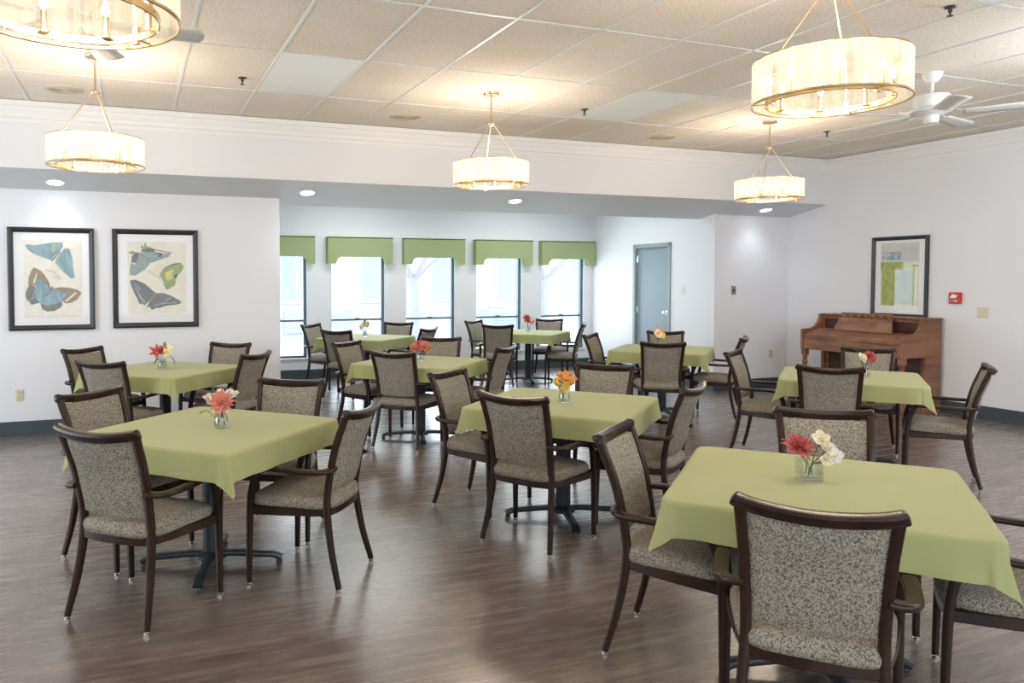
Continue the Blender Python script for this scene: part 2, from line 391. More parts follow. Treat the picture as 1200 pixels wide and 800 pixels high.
# door in the alcove side wall
dr = bpy.data.objects.new('door_1', None); COL.objects.link(dr); dr['kind'] = 'structure'; dr.location = (xw((D0 + D1) / 2), (D0 + D1) / 2, 0)
dr.rotation_euler = (0, 0, -math.atan2(XD2 - XD, YW - YB))
w2 = (D1 - D0) / 2
mb = MB(); mb.box(-.02, .12, -w2, -w2 + .06, 0, DH); mb.box(-.02, .12, w2 - .06, w2, 0, DH); mb.box(-.02, .12, -w2, w2, DH - .06, DH)
mb.build('door_frame', M_dframe, dr, bevel=.004)
leaf = MB().box(.03, .075, -w2 + .062, w2 - .062, .01, DH - .062).build('door_leaf', M_door, dr, bevel=.002)
kn = MB(); MX = Matrix.Translation((.03, -w2 + .125, 1.03)) @ Matrix.Rotation(R(-90), 4, 'Y')
kn.lathe([(.035, 0), (.035, .008), (.012, .012), (.012, .035), (.022, .04), (.030, .055), (.026, .068), (.008, .074)], 16, M=MX)
kn.build('door_handle', M_chrome, dr, smooth=True)
for z in (.3, 1.05, 1.85): MB().tube([(.024, w2 - .062, z - .05), (.024, w2 - .062, z + .05)], .012, 8, up=(1, 0, 0)).build('hinge', M_chrome, dr, smooth=True)

# ------------------------------------------------------------------ outdoors
M_snow = mat('pale_ground', (.66, .68, .66), .9)
M_side = mat('pale_siding', (.58, .60, .62), .8)
M_gwin = mat('outdoor_window', (.36, .41, .45), .2)
M_bark = mat('bark', (.36, .36, .38), .9)
M_unit = mat('outdoor_unit_metal', (.40, .43, .46), .6)
struct(MB().box(-20, 40, YW + .15, 45, -.3, -.1).build('ground', M_snow))
hb = root('neighbouring_building', 'pale building across the yard seen faintly through the alcove windows', 'building', (0, 19.5, -.1))
mb = MB(); mb.box(-6, 24, 0, 6, 0, 3.1)
for k in range(15): mb.box(-6, 24, -.012, 0, .2 * k, .2 * k + .17)
mb.build('wall', M_side, hb)
MB().prism([(-.7, 2.95), (3, 4.7), (6.7, 2.95)], 'x', -6.5, 24.5).build('roof', M_snow, hb)
for x in (1.0, 3.4, 5.6, 7.6, 9.6, 12.0):
    f = MB().box(x, x + 1.1, -.06, -.012, 1.0, 2.3).build('window', M_snow, hb); MB().box(x + .08, x + .52, -.075, -.06, 1.08, 2.22).box(x + .58, x + 1.02, -.075, -.06, 1.08, 2.22).build('pane', M_gwin, f)
MB().box(3.6, 5.4, -.10, -.02, .25, .8).build('louvre', M_unit, hb)
ac = root('air_conditioner', 'boxy outdoor air conditioning unit standing beyond the fourth window', 'air conditioner', (8.15, 16.2, -.1))
MB().box(-.45, .45, -.4, .4, .05, .95).build('casing', M_unit, ac, bevel=.02)
mb = MB()
for k in range(14): mb.box(-.42, .42, -.415, -.40, .12 + .055 * k, .14 + .055 * k)
M_grl = mat('unit_grille', (.34, .37, .40), .6); mb.build('grille', M_grl, ac); MB().lathe([(.33, 0), (.33, .03), (.05, .06)], 20, (0, 0, .95)).build('fan_guard', M_grl, ac, smooth=True)
MB().box(-.5, .5, -.45, .45, 0, .05).build('base', M_snow, ac)
rnd = random.Random(4)
def tree(x, y, label, h=5.0, sd=1):
    rr = random.Random(sd); t = root('bare_tree', label, 'tree', (x, y, -.1), group=None); mb = MB()
    def br(p, d, L, r, k):
        pts = [Vector(p)]; dd = Vector(d)
        for i in range(4): dd = (dd + Vector((rr.uniform(-.16, .16), rr.uniform(-.16, .16), rr.uniform(-.02, .1)))).normalized(); pts.append(pts[-1] + dd * L / 4)
        mb.tube(pts, r, 6, up=(.3, .7, .1), scale=[1, .9, .8, .7, .6])
        if k > 0:
            for j in range(3):
                q = pts[rr.choice((2, 3, 4))]; nd = (dd + Vector((rr.uniform(-1, 1), rr.uniform(-1, 1), rr.uniform(-.1, .6)))).normalized(); br(q, nd, L * .68, r * .55, k - 1)
    MB().tube([(0, 0, 0), (.03, .02, .9), (-.02, 0, 1.7)], .11, 8, up=(0, 1, 0), scale=[1.2, 1, .9]).build('trunk', M_bark, t, smooth=True)
    for j in range(5):
        a = j * 1.26 + rr.uniform(-.3, .3); br((-.02, 0, 1.6), (math.cos(a) * .8, math.sin(a) * .8, .8), h * .36, .05, 3)
    mb.build('branches', M_bark, t)
tree(5.9, 16.0, 'bare tree with thin branches outside the middle window', 5, 3)
tree(9.9, 17.2, 'bare tree outside the fourth and fifth windows, right of the other', 5, 8)

# ------------------------------------------------------------------ wall fittings
def plate(name, c, axis, w, h, m, label, cat, parts):
    r = root(name, label, cat, c, 0 if axis == 'y' else R(90) if axis == 'x' else axis)
    # faces -Y locally; for axis x the wall is on +X
    if axis == 'x': r.rotation_euler = (0, 0, R(-90))
    mb = MB().box(-w/2, w/2, -.008, -.0005, -h/2, h/2); mb.build('cover_plate', m, r, bevel=.003)
    for (n, x0, x1, z0, z1, d, mm) in parts: MB().box(x0, x1, -.008 - d, -.007, z0, z1).build(n, mm, r)
    return r
M_pl2 = mat('cream_plastic_worn', (.58, .52, .38), .45)
outp = [('socket', -.017, .017, .008, .042, .003, M_pl2), ('socket', -.017, .017, -.042, -.008, .003, M_pl2)]
plate('wall_outlet', (-1.047, YB, .401), 'y', .07, .115, M_plate, 'cream wall outlet low on the left wall below the butterfly prints', 'outlet', outp)
plate('wall_outlet', (8.437, YB, .486), 'y', .07, .115, M_plate, 'cream wall outlet low on the right wall near the piano', 'outlet', outp)
plate('wall_thermostat', (7.757, YB, 1.382), 'y', .075, .12, mat('grey_plastic', (.25, .25, .27), .4), 'small dark grey wall control right of the alcove corner', 'wall control', [('button', -.015, .015, -.02, .02, .006, M_dark)])
plate('light_switch', (xw(9.0), 9.0, 1.378), 'x', .08, .125, mat('white_plastic', (.74, .74, .70), .4), 'white light switch on the alcove wall right of the grey door', 'switch', [('toggle', -.006, .006, -.014, .014, .008, M_plate)])
plate('blank_wall_plate', (XR, 5.671, 1.171), 'x', .115, .12, M_plate, 'cream blank cover plate on the right wall beside the fire alarm', 'wall plate', [])
r = root('fire_alarm', 'red fire alarm strobe on the right wall', 'fire alarm', (XR, 5.962, 1.323), R(-90))
MB().box(-.065, .065, -.04, -.0005, -.065, .065).build('housing', M_red, r, bevel=.006)
M_lens = mat('strobe_lens', (.85, .85, .88), .15)
MB().prism([(-.045, .0), (-.015, .045), (.045, .03), (.02, .0)], 'y', -.052, -.039).build('strobe', M_lens, r)
mb = MB()
for k, x in enumerate((-.046, -.022, .002, .026)):   # FIRE
    L = {0: [(0, .004, 0, .03), (0, .016, .026, .03), (0, .012, .013, .017)], 1: [(.006, .010, 0, .03)], 2: [(0, .004, 0, .03), (0, .016, .026, .03), (0, .016, .013, .017), (.012, .016, .013, .03), (.011, .016, 0, .013)],
         3: [(0, .004, 0, .03), (0, .016, .026, .03), (0, .012, .013, .017), (0, .016, 0, .004)]}[k]
    for x0, x1, z0, z1 in L: mb.box(x + x0, x + x1, -.043, -.039, -.045 + z0, -.045 + z1)
mb.build('lettering', M_lens, r)

# ------------------------------------------------------------------ ceiling fittings
def ceil_root(name, label, cat, x, y, z=HC, group=None): return root(name, label, cat, (x, y, z), 0, group)
for x, y, l in [(.836, 6.21, 'small dark fire sprinkler on the ceiling left of the left light panel'), (3.996, 6.23, 'small dark fire sprinkler on the ceiling right of the middle chandelier'), (7.047, 6.24, 'small dark fire sprinkler on the ceiling at the right, near the corner'), (4.50, 3.15, 'small dark fire sprinkler at the top right, above the large chandelier')]:
    r = ceil_root('fire_sprinkler', l, 'sprinkler', x, y, HC, 'ceiling sprinklers')
    MB().lathe([(.035, 0), (.03, -.008), (.012, -.012)], 14).build('escutcheon', M_dark, r, smooth=True)
    MB().lathe([(.012, -.008), (.012, -.03), (.006, -.035), (.006, -.05), (.018, -.052), (.018, -.056)], 10).build('nozzle', M_dark, r, smooth=True)
M_spk = mat('speaker_cream', (.62, .56, .42), .7)
for x, y, l in [(-.515, 7.12, 'round cream ceiling speaker above the leftmost small chandelier'), (2.535, 7.13, 'round cream ceiling speaker left of the middle chandelier'), (5.60, 7.14, 'round cream ceiling speaker between middle and right chandeliers')]:
    r = ceil_root('ceiling_speaker', l, 'speaker', x, y, HC, 'ceiling speakers')
    MB().lathe([(.155, 0), (.155, -.006), (.14, -.010), (.13, -.007)], 28).build('rim', M_spk, r, smooth=True)
    mb = MB()
    for k in range(1, 8): mb.lathe([(.125 * k / 7 - .010, -.007), (.125 * k / 7, -.007), (.125 * k / 7, -.010), (.125 * k / 7 - .010, -.010), (.125 * k / 7 - .010, -.007)], 24)
    mb.build('grille', M_spk, r)
# recessed downlights in the soffit
for i, (x, y, z) in enumerate([(-.677, 8.10, 2.459), (1.765, 8.11, 2.457), (4.26, 8.11, 2.457), (8.03, 8.06, 2.467)]):
    r = root('recessed_downlight', ['leftmost recessed downlight in the soffit over the butterfly prints', 'recessed downlight in the soffit above the alcove entrance, second from left', 'recessed downlight in the soffit right of the middle chandelier', 'rightmost recessed downlight in the soffit behind the right chandelier'][i], 'downlight', (x, y, z), 0, 'recessed downlights')
    r.rotation_euler = (R(-10.9), 0, 0)
    MB().lathe([(.070, -.002), (.088, -.004), (.092, .0), (.092, .02)], 24).build('trim_ring', M_trimw, r, smooth=True)
    MB().lathe([(.072, -.003), (.04, -.006), (.001, -.007)], 20).build('lens', M_down, r, smooth=True)
    l = bpy.data.lights.new('downlight_lamp', 'SPOT'); l.energy = 13; l.color = COOL; l.spot_size = R(118); l.spot_blend = 1; l.shadow_soft_size = .06
    o = bpy.data.objects.new('downlight_lamp', l); COL.objects.link(o); o.location = (x, y, z - .02)

# chandeliers
def chandelier():
    r = root('drum_chandelier', '', 'chandelier')
    RO, H, RI = .325, .20, .262
    z0 = 0.0    # bottom of drum at z = 0; ceiling at +.812
    top = .79
    mb = MB(); mb.grid(lambda u, v: (RO * math.cos(2*PI*u), RO * math.sin(2*PI*u), z0 + .006 + (H - .012) * v), 72, 2, closeu=True)
    mb.build('shade', M_shade, r, smooth=True)
    sq = rrect(.008, .012, .3, 2)
    def ring(rad, z, prof, name, n=72):
        MB().sweep([(rad * math.cos(2*PI*i/n), rad * math.sin(2*PI*i/n), z) for i in range(n)], prof, closed=True).build(name, M_gold, r, smooth=True)
    ring(RO, z0 + .004, sq, 'shade_rim'); ring(RO, H - .004, rrect(.004, .006, .3, 2), 'shade_rim')
    ring(RI, z0 + .012, rrect(.006, .026, .3, 2), 'candle_ring')
    for k in range(3):
        a = R(25 + 120 * k); c, s = math.cos(a), math.sin(a)
        MB().tube([(RI * c, RI * s, .008), (RO * c, RO * s, .004)], .003, 6).build('bracket', M_gold, r)
        MB().box(-.008, .008, -.010, .010, -.012, .045, M=Matrix.Translation((RI * c, RI * s, 0)) @ Matrix.Rotation(a, 4, 'Z')).build('clamp', M_gold, r)
        MB().tube([(RI * c, RI * s, .02), (RI * .93 * c, RI * .93 * s, H), (.022 * c, .022 * s,   .52)], .0045, 6, up=(0, 1, .1)).build('suspension_rod', M_gold, r, smooth=True)
    for k in range(8):
        a = R(5 + 45 * k); c, s = math.cos(a) * (RI - .012), math.sin(a) * (RI - .012)
        cn = MB(); cn.lathe([(.018, .014), (.018, .02), (.010, .024), (.010, .085), (.008, .088)], 10, (c, s, 0)); cd = cn.build('candle', M_gold, r, smooth=True)
        b = MB(); b.lathe([(.006, .088), (.013, .105), (.012, .118), (.004, .14), (.001, .146)], 10, (c, s, 0)); b.build('bulb', M_bulb, cd, smooth=True)
    for k in range(16):
        a = 2*PI*(k + .5)/16; MB().ball((math.cos(a) * (RI - .006), math.sin(a) * (RI - .006), -.004), .006, 6, 4).build('crystal_bead', M_vglass, r, smooth=True)
    MB().lathe([(.03, .51), (.034, .515), (.034, .53), (.012, .535), (.007, .54), (.007, top - .02)], 12).build('stem', M_gold, r, smooth=True)
    MB().lathe([(.01, top - .024), (.065, top - .022), (.068, top - .018), (.068, top)], 24).build('canopy', M_gold, r, smooth=True)
    return r
CH = [(2.98, 2.63, 'large drum chandelier hanging at the upper right, nearest of the right row'), (-.17, 2.60, 'large drum chandelier cut off by the top left corner'), (-.23, 5.95, 'drum chandelier at the left above the table under the butterfly prints'),
      (2.90, 5.97, 'drum chandelier hanging in the middle of the photo'), (6.05, 6.04, 'small far drum chandelier at the right, under the large one')]
ch0 = chandelier()
for i, (x, y, l) in enumerate(CH):
    if i == 0: ch0.location = (x, y, HC - .79); ch0['label'] = l; ch0['group'] = 'drum chandeliers'; rt = ch0
    else: rt = dup(ch0, (x, y, HC - .79), R(17 * i), l, 'drum chandeliers')
    for k in range(4):
        a = R(27 + 90 * k); lt = bpy.data.lights.new('chandelier_lamp', 'POINT'); lt.energy = 6.7; lt.color = WARM; lt.shadow_soft_size = .04
        o = bpy.data.objects.new('chandelier_lamp', lt); COL.objects.link(o); o.location = (x + .13 * math.cos(a), y + .13 * math.sin(a), HC - .79 + .12)

# cool fill added for the right wall, at unseen spots of the chandelier grid
for x, y, e in [(6.1, 2.64, 17), (6.1, -.7, 13)]:
    for k in range(4):
        a = R(27 + 90 * k); lt = bpy.data.lights.new('chandelier_lamp', 'POINT'); lt.energy = e; lt.color = (.90, .94, 1); lt.shadow_soft_size = .05
        o = bpy.data.objects.new('chandelier_lamp', lt); COL.objects.link(o); o.location = (x + .13 * math.cos(a), y + .13 * math.sin(a), HC - .67)

# ceiling fans
def fan():
    r = root('ceiling_fan', '', 'ceiling fan')
    MB().lathe([(.02, -.075), (.035, -.07), (.065, -.03), (.072, 0)], 24).build('canopy', M_fanw, r, smooth=True)
    MB().lathe([(.012, -.07), (.012, -.17)], 12).build('downrod', M_fanw, r, smooth=True)
    MB().lathe([(.02, -.155), (.06, -.165), (.12, -.175), (.125, -.185), (.125, -.245), (.115, -.265), (.14, -.275), (.14, -.30), (.06, -.325), (.03, -.33)], 28).build('motor', M_fanw, r, smooth=True)
    MB().lathe([(.05, -.32), (.05, -.375), (.045, -.385), (.001, -.388)], 20).build('switch_cup', M_fanw, r, smooth=True)
    for k in range(5):
        a = R(15 + 72 * k); M = Matrix.Rotation(a, 4, 'Z') @ Matrix.Translation((0, 0, .018))
        def bl(u, v):
            x = .20 + .46 * u; w = (.052 + .022 * u) * (1 if u < .93 else math.sqrt(max(0, 1 - ((u - .93) / .075) ** 2)))
            return (x, (v * 2 - 1) * w, -.335 - (v * 2 - 1) * w * .17)
        mb = MB(); mb.grid(bl, 20, 3, M=M); o = mb.build('blade', M_blade, r, smooth=True)
        sd = o.modifiers.new('thick', 'SOLIDIFY'); sd.thickness = .007
        MB().sweep([(.10, 0, -.295), (.15, 0, -.31), (.19, 0, -.326), (.27, 0, -.328)], rrect(.035, .006, .3, 2), M=M).build('blade_arm', M_fanw, o, smooth=True)
    return r
f0 = fan(); f0.location = (5.82, 4.20, HC); f0['label'] = 'white five-blade ceiling fan at the right, beside the large chandelier'; f0['group'] = 'ceiling fans'
dup(f0, (-.29, 4.20, HC), R(-15), 'white ceiling fan mostly hidden above the top left chandelier', 'ceiling fans')

# ------------------------------------------------------------------ framed pictures
def framed(label, w, h, fw, c, rz, tilt=0, name='framed_picture'):
    r = root(name, label, 'picture', c, rz); r.rotation_euler = (tilt, 0, rz)
    mb = MB(); p = [(0, 0), (0, -.03), (fw * .35, -.034), (fw * .75, -.026), (fw, -.018), (fw, 0)]  # (inward, y)
    cs = [(-w/2, 0), (w/2, 0), (w/2, h), (-w/2, h)]; ins = [(1, 1), (-1, 1), (-1, -1), (1, -1)]
    vs = []; n = len(p)
    for (cx, cz), (ix, iz) in zip(cs, ins):
        for a, y in p: vs.append((cx + ix * a, y, cz + iz * a))
    fs = []
    for i in range(4):
        for j in range(n - 1): fs.append((i*n+j, ((i+1) % 4)*n+j, ((i+1) % 4)*n+j+1, i*n+j+1))
    mb.add(vs, fs); mb.build('frame', M_black, r)
    MB().box(-w/2 + fw * .6, w/2 - fw * .6, -.012, -.002, fw * .6, h - fw * .6).build('mat_board', M_mat, r)
    MB().box(-w/2 + fw * .7, w/2 - fw * .7, -.0185, -.0175, fw * .7, h - fw * .7).build('glass', M_pglass, r)
    return r
def noisecol(name, c1, c2, scale, lo=.4, hi=.6, stretch=None):
    m = mat(name, c1, .8); nt, b = nodes(m); n = texnode(nt, 'ShaderNodeTexNoise', scale, stretch, Detail=5.0)
    r = ramp(nt, [(lo, c1), (hi, c2)]); nt.links.new(n.outputs['Fac'], r.inputs['Fac']); nt.links.new(r.outputs['Color'], b.inputs['Base Color']); return m
M_paper = noisecol('aged_paper', (.74, .70, .60), (.80, .77, .69), 12)
M_blue = noisecol('wing_blue', (0.170, 0.299, 0.367), (0.299, 0.415, 0.449), 40, stretch=(1, 1, .3))
M_lgreen = noisecol('wing_pale_green', (0.306, 0.408, 0.306), (0.374, 0.462, 0.374), 30)
M_tan = noisecol('wing_tan', (0.245, 0.163, 0.082), (0.394, 0.286, 0.163), 60)
M_grey = noisecol('wing_grey', (.10, .11, .11), (.26, .26, .23), 50)
M_cream = noisecol('wing_cream', (.70, .66, .50), (.78, .74, .6), 30)
M_lime = noisecol('wing_lime', (0.224, 0.340, 0.095), (0.340, 0.422, 0.170), 30)
M_yel = noisecol('wing_yellow', (.62, .60, .15), (.66, .62, .2), 30)
M_slate = noisecol('wing_slate', (.10, .10, .10), (.20, .22, .23), 90)
M_pblue = noisecol('wing_ice', (0.231, 0.306, 0.326), (0.354, 0.408, 0.408), 60)
M_ink = mat('print_ink', (.06, .07, .07), .8)
M_pen = mat('print_pencil', (.58, .55, .47), .8)
def art(r, box, w, h, paper, shapes):
    # box: outline of the frame in sketch units, mapped onto the frame w x h
    x0, z0, x1, z1 = box
    def m(p): return ((p[0] - x0) / (x1 - x0) * w - w/2, (z1 - p[1]) / (z1 - z0) * h)
    (a, b), (c, d) = m(paper[:2]), m(paper[2:])
    MB().box(a, c, -.0128, -.0121, d, b).build('print', M_paper, r)
    bodies = [m((sum(p[0] for p in pts) / len(pts), sum(p[1] for p in pts) / len(pts))) for n, mm, pts in shapes if n == 'butterfly_body'] or [(0, .5)]
    for k, (n, mm, pts) in enumerate(shapes):
        q = [m(p) for p in pts]; y = -.0130 - .0002 * k
        if n == 'line': continue
        o = MB().prism(q, 'y', y, y + .0004).build(n, mm, r)
        ar = abs(sum(q[i-1][0] * q[i][1] - q[i][0] * q[i-1][1] for i in range(len(q)))) / 2
        if n == 'butterfly_wing' and ar > .004:
            hub = min(q, key=lambda p: min(math.hypot(p[0] - c[0], p[1] - c[1]) for c in bodies)); V = MB()
            for i, p in enumerate(q):
                a_, b_ = q[i-1], p; L = math.hypot(b_[0] - a_[0], b_[1] - a_[1]) + 1e-9; nx, nz = -(b_[1] - a_[1]) / L * .0012, (b_[0] - a_[0]) / L * .0012
                V.prism([(a_[0] - nx, a_[1] - nz), (b_[0] - nx, b_[1] - nz), (b_[0] + nx, b_[1] + nz), (a_[0] + nx, a_[1] + nz)], 'y', y - .0002, y)
                if p is hub or math.hypot(p[0] - hub[0], p[1] - hub[1]) < .03: continue
                e = (hub[0] + (p[0] - hub[0]) * .9, hub[1] + (p[1] - hub[1]) * .9); L = math.hypot(e[0] - hub[0], e[1] - hub[1]); nx, nz = -(e[1] - hub[1]) / L * .0007, (e[0] - hub[0]) / L * .0007
                V.prism([(hub[0] - nx, hub[1] - nz), (e[0] - nx, e[1] - nz), (e[0] + nx, e[1] + nz), (hub[0] + nx, hub[1] + nz)], 'y', y - .0002, y)
            V.build('wing_veins', M_slate, o)
def fan_pts(c, rad, a0, a1, n=12, wob=0, sx=1):
    return [(c[0] + sx * rad * (1 + wob * ((i % 2) * 2 - 1)) * math.cos(R(a0 + (a1 - a0) * i / n)), c[1] - rad * (1 + wob * ((i % 2) * 2 - 1)) * math.sin(R(a0 + (a1 - a0) * i / n))) for i in range(n + 1)]
W1, H1 = 1.0, 1.18
P1x0, P1x1, P2x0, P2x1 = None, None, None, None
pz0, pz1 = .985, 2.085
pA = framed('black framed print of two blue and tan butterflies, left of the two prints', .774, 1.008, .050, (-.740, YB - .001, 1.035), 0)
pB = framed('black framed print of three green and dark butterflies, right of the two prints', .834, 1.005, .052, (.230, YB - .001, 1.040), 0)
S1 = [
 ('butterfly_wing', M_blue, [(165, 182), (178, 176), (230, 183), (300, 170), (345, 165), (415, 160), (418, 190), (400, 215), (365, 245), (335, 280), (290, 262), (225, 240), (185, 212)]),
 ('butterfly_wing', M_lgreen, [(338, 163), (370, 160), (372, 215), (352, 245), (340, 240)]),
 ('butterfly_wing', M_blue, [(365, 290), (400, 235), (435, 198), (462, 205), (468, 225), (482, 262), (485, 330), (497, 400), (470, 402), (440, 375), (400, 340)]),
 ('butterfly_wing', M_lgreen, [(365, 275), (405, 230), (412, 245), (385, 280), (420, 345), (405, 340)]),
 ('butterfly_body', M_ink, [(335, 285), (400, 218), (402, 226), (345, 288)]),
 ('butterfly_wing', M_grey, [(190, 450), (225, 460), (262, 570), (240, 572), (215, 578), (200, 582), (185, 560), (170, 550), (162, 520), (168, 490), (178, 470)]),
 ('butterfly_wing', M_grey, [(262, 575), (330, 560), (410, 570), (408, 590), (385, 612), (370, 615), (350, 628), (330, 625), (310, 632), (290, 620), (275, 618)]),
 ('butterfly_wing', M_tan, [(182, 450), (185, 400), (205, 350), (222, 332), (255, 345), (290, 380), (320, 430), (328, 465), (290, 470), (235, 455)]),
 ('butterfly_wing', M_tan, [(350, 475), (400, 465), (460, 470), (520, 485), (540, 505), (510, 550), (470, 570), (430, 575), (395, 545)]),
 ('butterfly_wing', M_cream, [(236, 370), (244, 366), (222, 440), (214, 432)]),
 ('butterfly_wing', M_cream, [(500, 498), (512, 505), (440, 562), (425, 560)]),
 ('butterfly_wing', M_blue, [(232, 400), (250, 402), (330, 468), (350, 475), (460, 520), (420, 535), (400, 570), (350, 582), (300, 588), (262, 575), (235, 550), (216, 500), (232, 465)]),
 ('butterfly_body', M_slate, [(336, 460), (348, 460), (346, 485), (300, 530), (294, 526), (330, 490)]),
 ('pencil_sketch', M_pen, [(300, 345), (345, 350), (400, 395), (398, 415), (340, 395), (338, 388), (388, 404), (345, 362), (300, 352)]),
]
art(pA, (48, 60, 636, 756), .774, 1.008, (152, 145, 548, 668), S1)
S2 = [
 ('butterfly_wing', M_pblue, [(162, 380), (160, 340), (172, 290), (205, 215), (235, 220), (300, 275), (310, 290), (270, 340), (200, 382)]),
 ('butterfly_wing', M_pblue, [(240, 218), (262, 180), (340, 190), (465, 215), (445, 245), (370, 270), (315, 290), (260, 250)]),
 ('butterfly_wing', M_slate, [(172, 285), (176, 245), (205, 215), (228, 222), (215, 262), (206, 290)]),
 ('butterfly_wing', M_slate, [(245, 205), (262, 180), (330, 186), (345, 196), (335, 215), (290, 210)]),
 ('butterfly_wing', M_lime, [(150, 215), (185, 205), (205, 215), (185, 232), (170, 228)]), ('butterfly_wing', M_lime, [(240, 180), (250, 160), (262, 178), (275, 140), (285, 172), (330, 178), (250, 192)]),
 ('butterfly_wing', M_cream, [(345, 200), (440, 218), (430, 224), (345, 212)]), ('butterfly_wing', M_cream, [(176, 292), (206, 296), (204, 304), (176, 300)]),
 ('butterfly_wing', M_ink, [(345, 216), (400, 222), (390, 245), (362, 246), (380, 230), (345, 224)]),
 ('butterfly_wing', M_lime, [(375, 380), (410, 330), (470, 300), (530, 292), (558, 315), (540, 350), (500, 390), (490, 455), (430, 488), (405, 450), (400, 410)]),
 ('butterfly_wing', M_slate, [(410, 330), (470, 298), (530, 288), (540, 296), (470, 310), (420, 332)]),
 ('butterfly_wing', M_yel, [(410, 365), (450, 345), (490, 330), (470, 370), (480, 400), (440, 430), (420, 410)]),
 ('butterfly_wing', M_ink, [(482, 385), (512, 372), (505, 395), (490, 402)]),
 ('butterfly_wing', M_slate, [(160, 420), (200, 415), (260, 440), (310, 480), (342, 510), (335, 530), (290, 570), (268, 600), (245, 590), (225, 590), (218, 565), (195, 520), (170, 460)]),
 ('butterfly_wing', M_slate, [(345, 515), (400, 512), (460, 535), (535, 575), (530, 590), (490, 600), (420, 605), (380, 620), (340, 622), (318, 635), (300, 610), (275, 620), (300, 580)]),
 ('butterfly_wing', M_pblue, [(195, 470), (205, 468), (245, 540), (275, 575), (265, 590), (225, 545)]), ('butterfly_wing', M_pblue, [(330, 600), (400, 580), (500, 580), (510, 588), (400, 595), (340, 612)]),
 ('butterfly_wing', M_pblue, [(190, 440), (240, 480), (235, 490), (185, 446)]), ('butterfly_wing', M_pblue, [(410, 560), (450, 545), (465, 552), (420, 572)]),
 ('butterfly_body', M_tan, [(342, 505), (352, 510), (335, 540), (290, 585), (284, 580), (325, 535)]),
 ('pencil_sketch', M_pen, [(285, 335), (300, 345), (380, 400), (420, 440), (416, 446), (372, 404), (292, 350)]),
]
art(pB, (36, 48, 666, 764), .834, 1.005, (145, 138, 572, 662), S2)
# abstract print on the right wall above the piano: leaning lightly forward on its wire
pC = framed('tall black framed abstract print in green and pale blue above the piano', .726, .985, .045, (XR - .001, 6.650, 1.070), R(-90))
M_abs1 = noisecol('paint_sky', (0.570, 0.606, 0.606), (0.643, 0.652, 0.606), 9); M_abs2 = noisecol('paint_slate', (0.275, 0.386, 0.459), (0.570, 0.606, 0.606), 14, .45, .6)
M_abs3 = noisecol('paint_olive', (0.321, 0.386, 0.092), (0.440, 0.495, 0.184), 14); M_abs4 = noisecol('paint_aqua', (0.459, 0.606, 0.606), (0.578, 0.670, 0.606), 9); M_abs5 = noisecol('paint_cream', (.66, .70, .50), (.74, .76, .66), 12)
def rect(x0, z0, x1, z1, m, k, name='paint_field'): MB().box(x0 * .86, x1 * .86, -.0128 - .0003 * k, -.0121, z0, z1).build(name, m, pC)
rect(-.29, .14, .29, .91, M_abs5, 0, 'print'); rect(-.28, .68, .28, .90, M_abs1, 1); rect(-.27, .70, .02, .80, M_abs2, 2); rect(-.27, .145, -.06, .66, M_abs3, 1); rect(-.29, .58, .06, .675, M_abs3, 2)
rect(-.055, .17, .22, .57, M_abs4, 3); rect(.20, .15, .225, .64, M_abs3, 4); rect(.18, .615, .27, .64, M_abs3, 5)

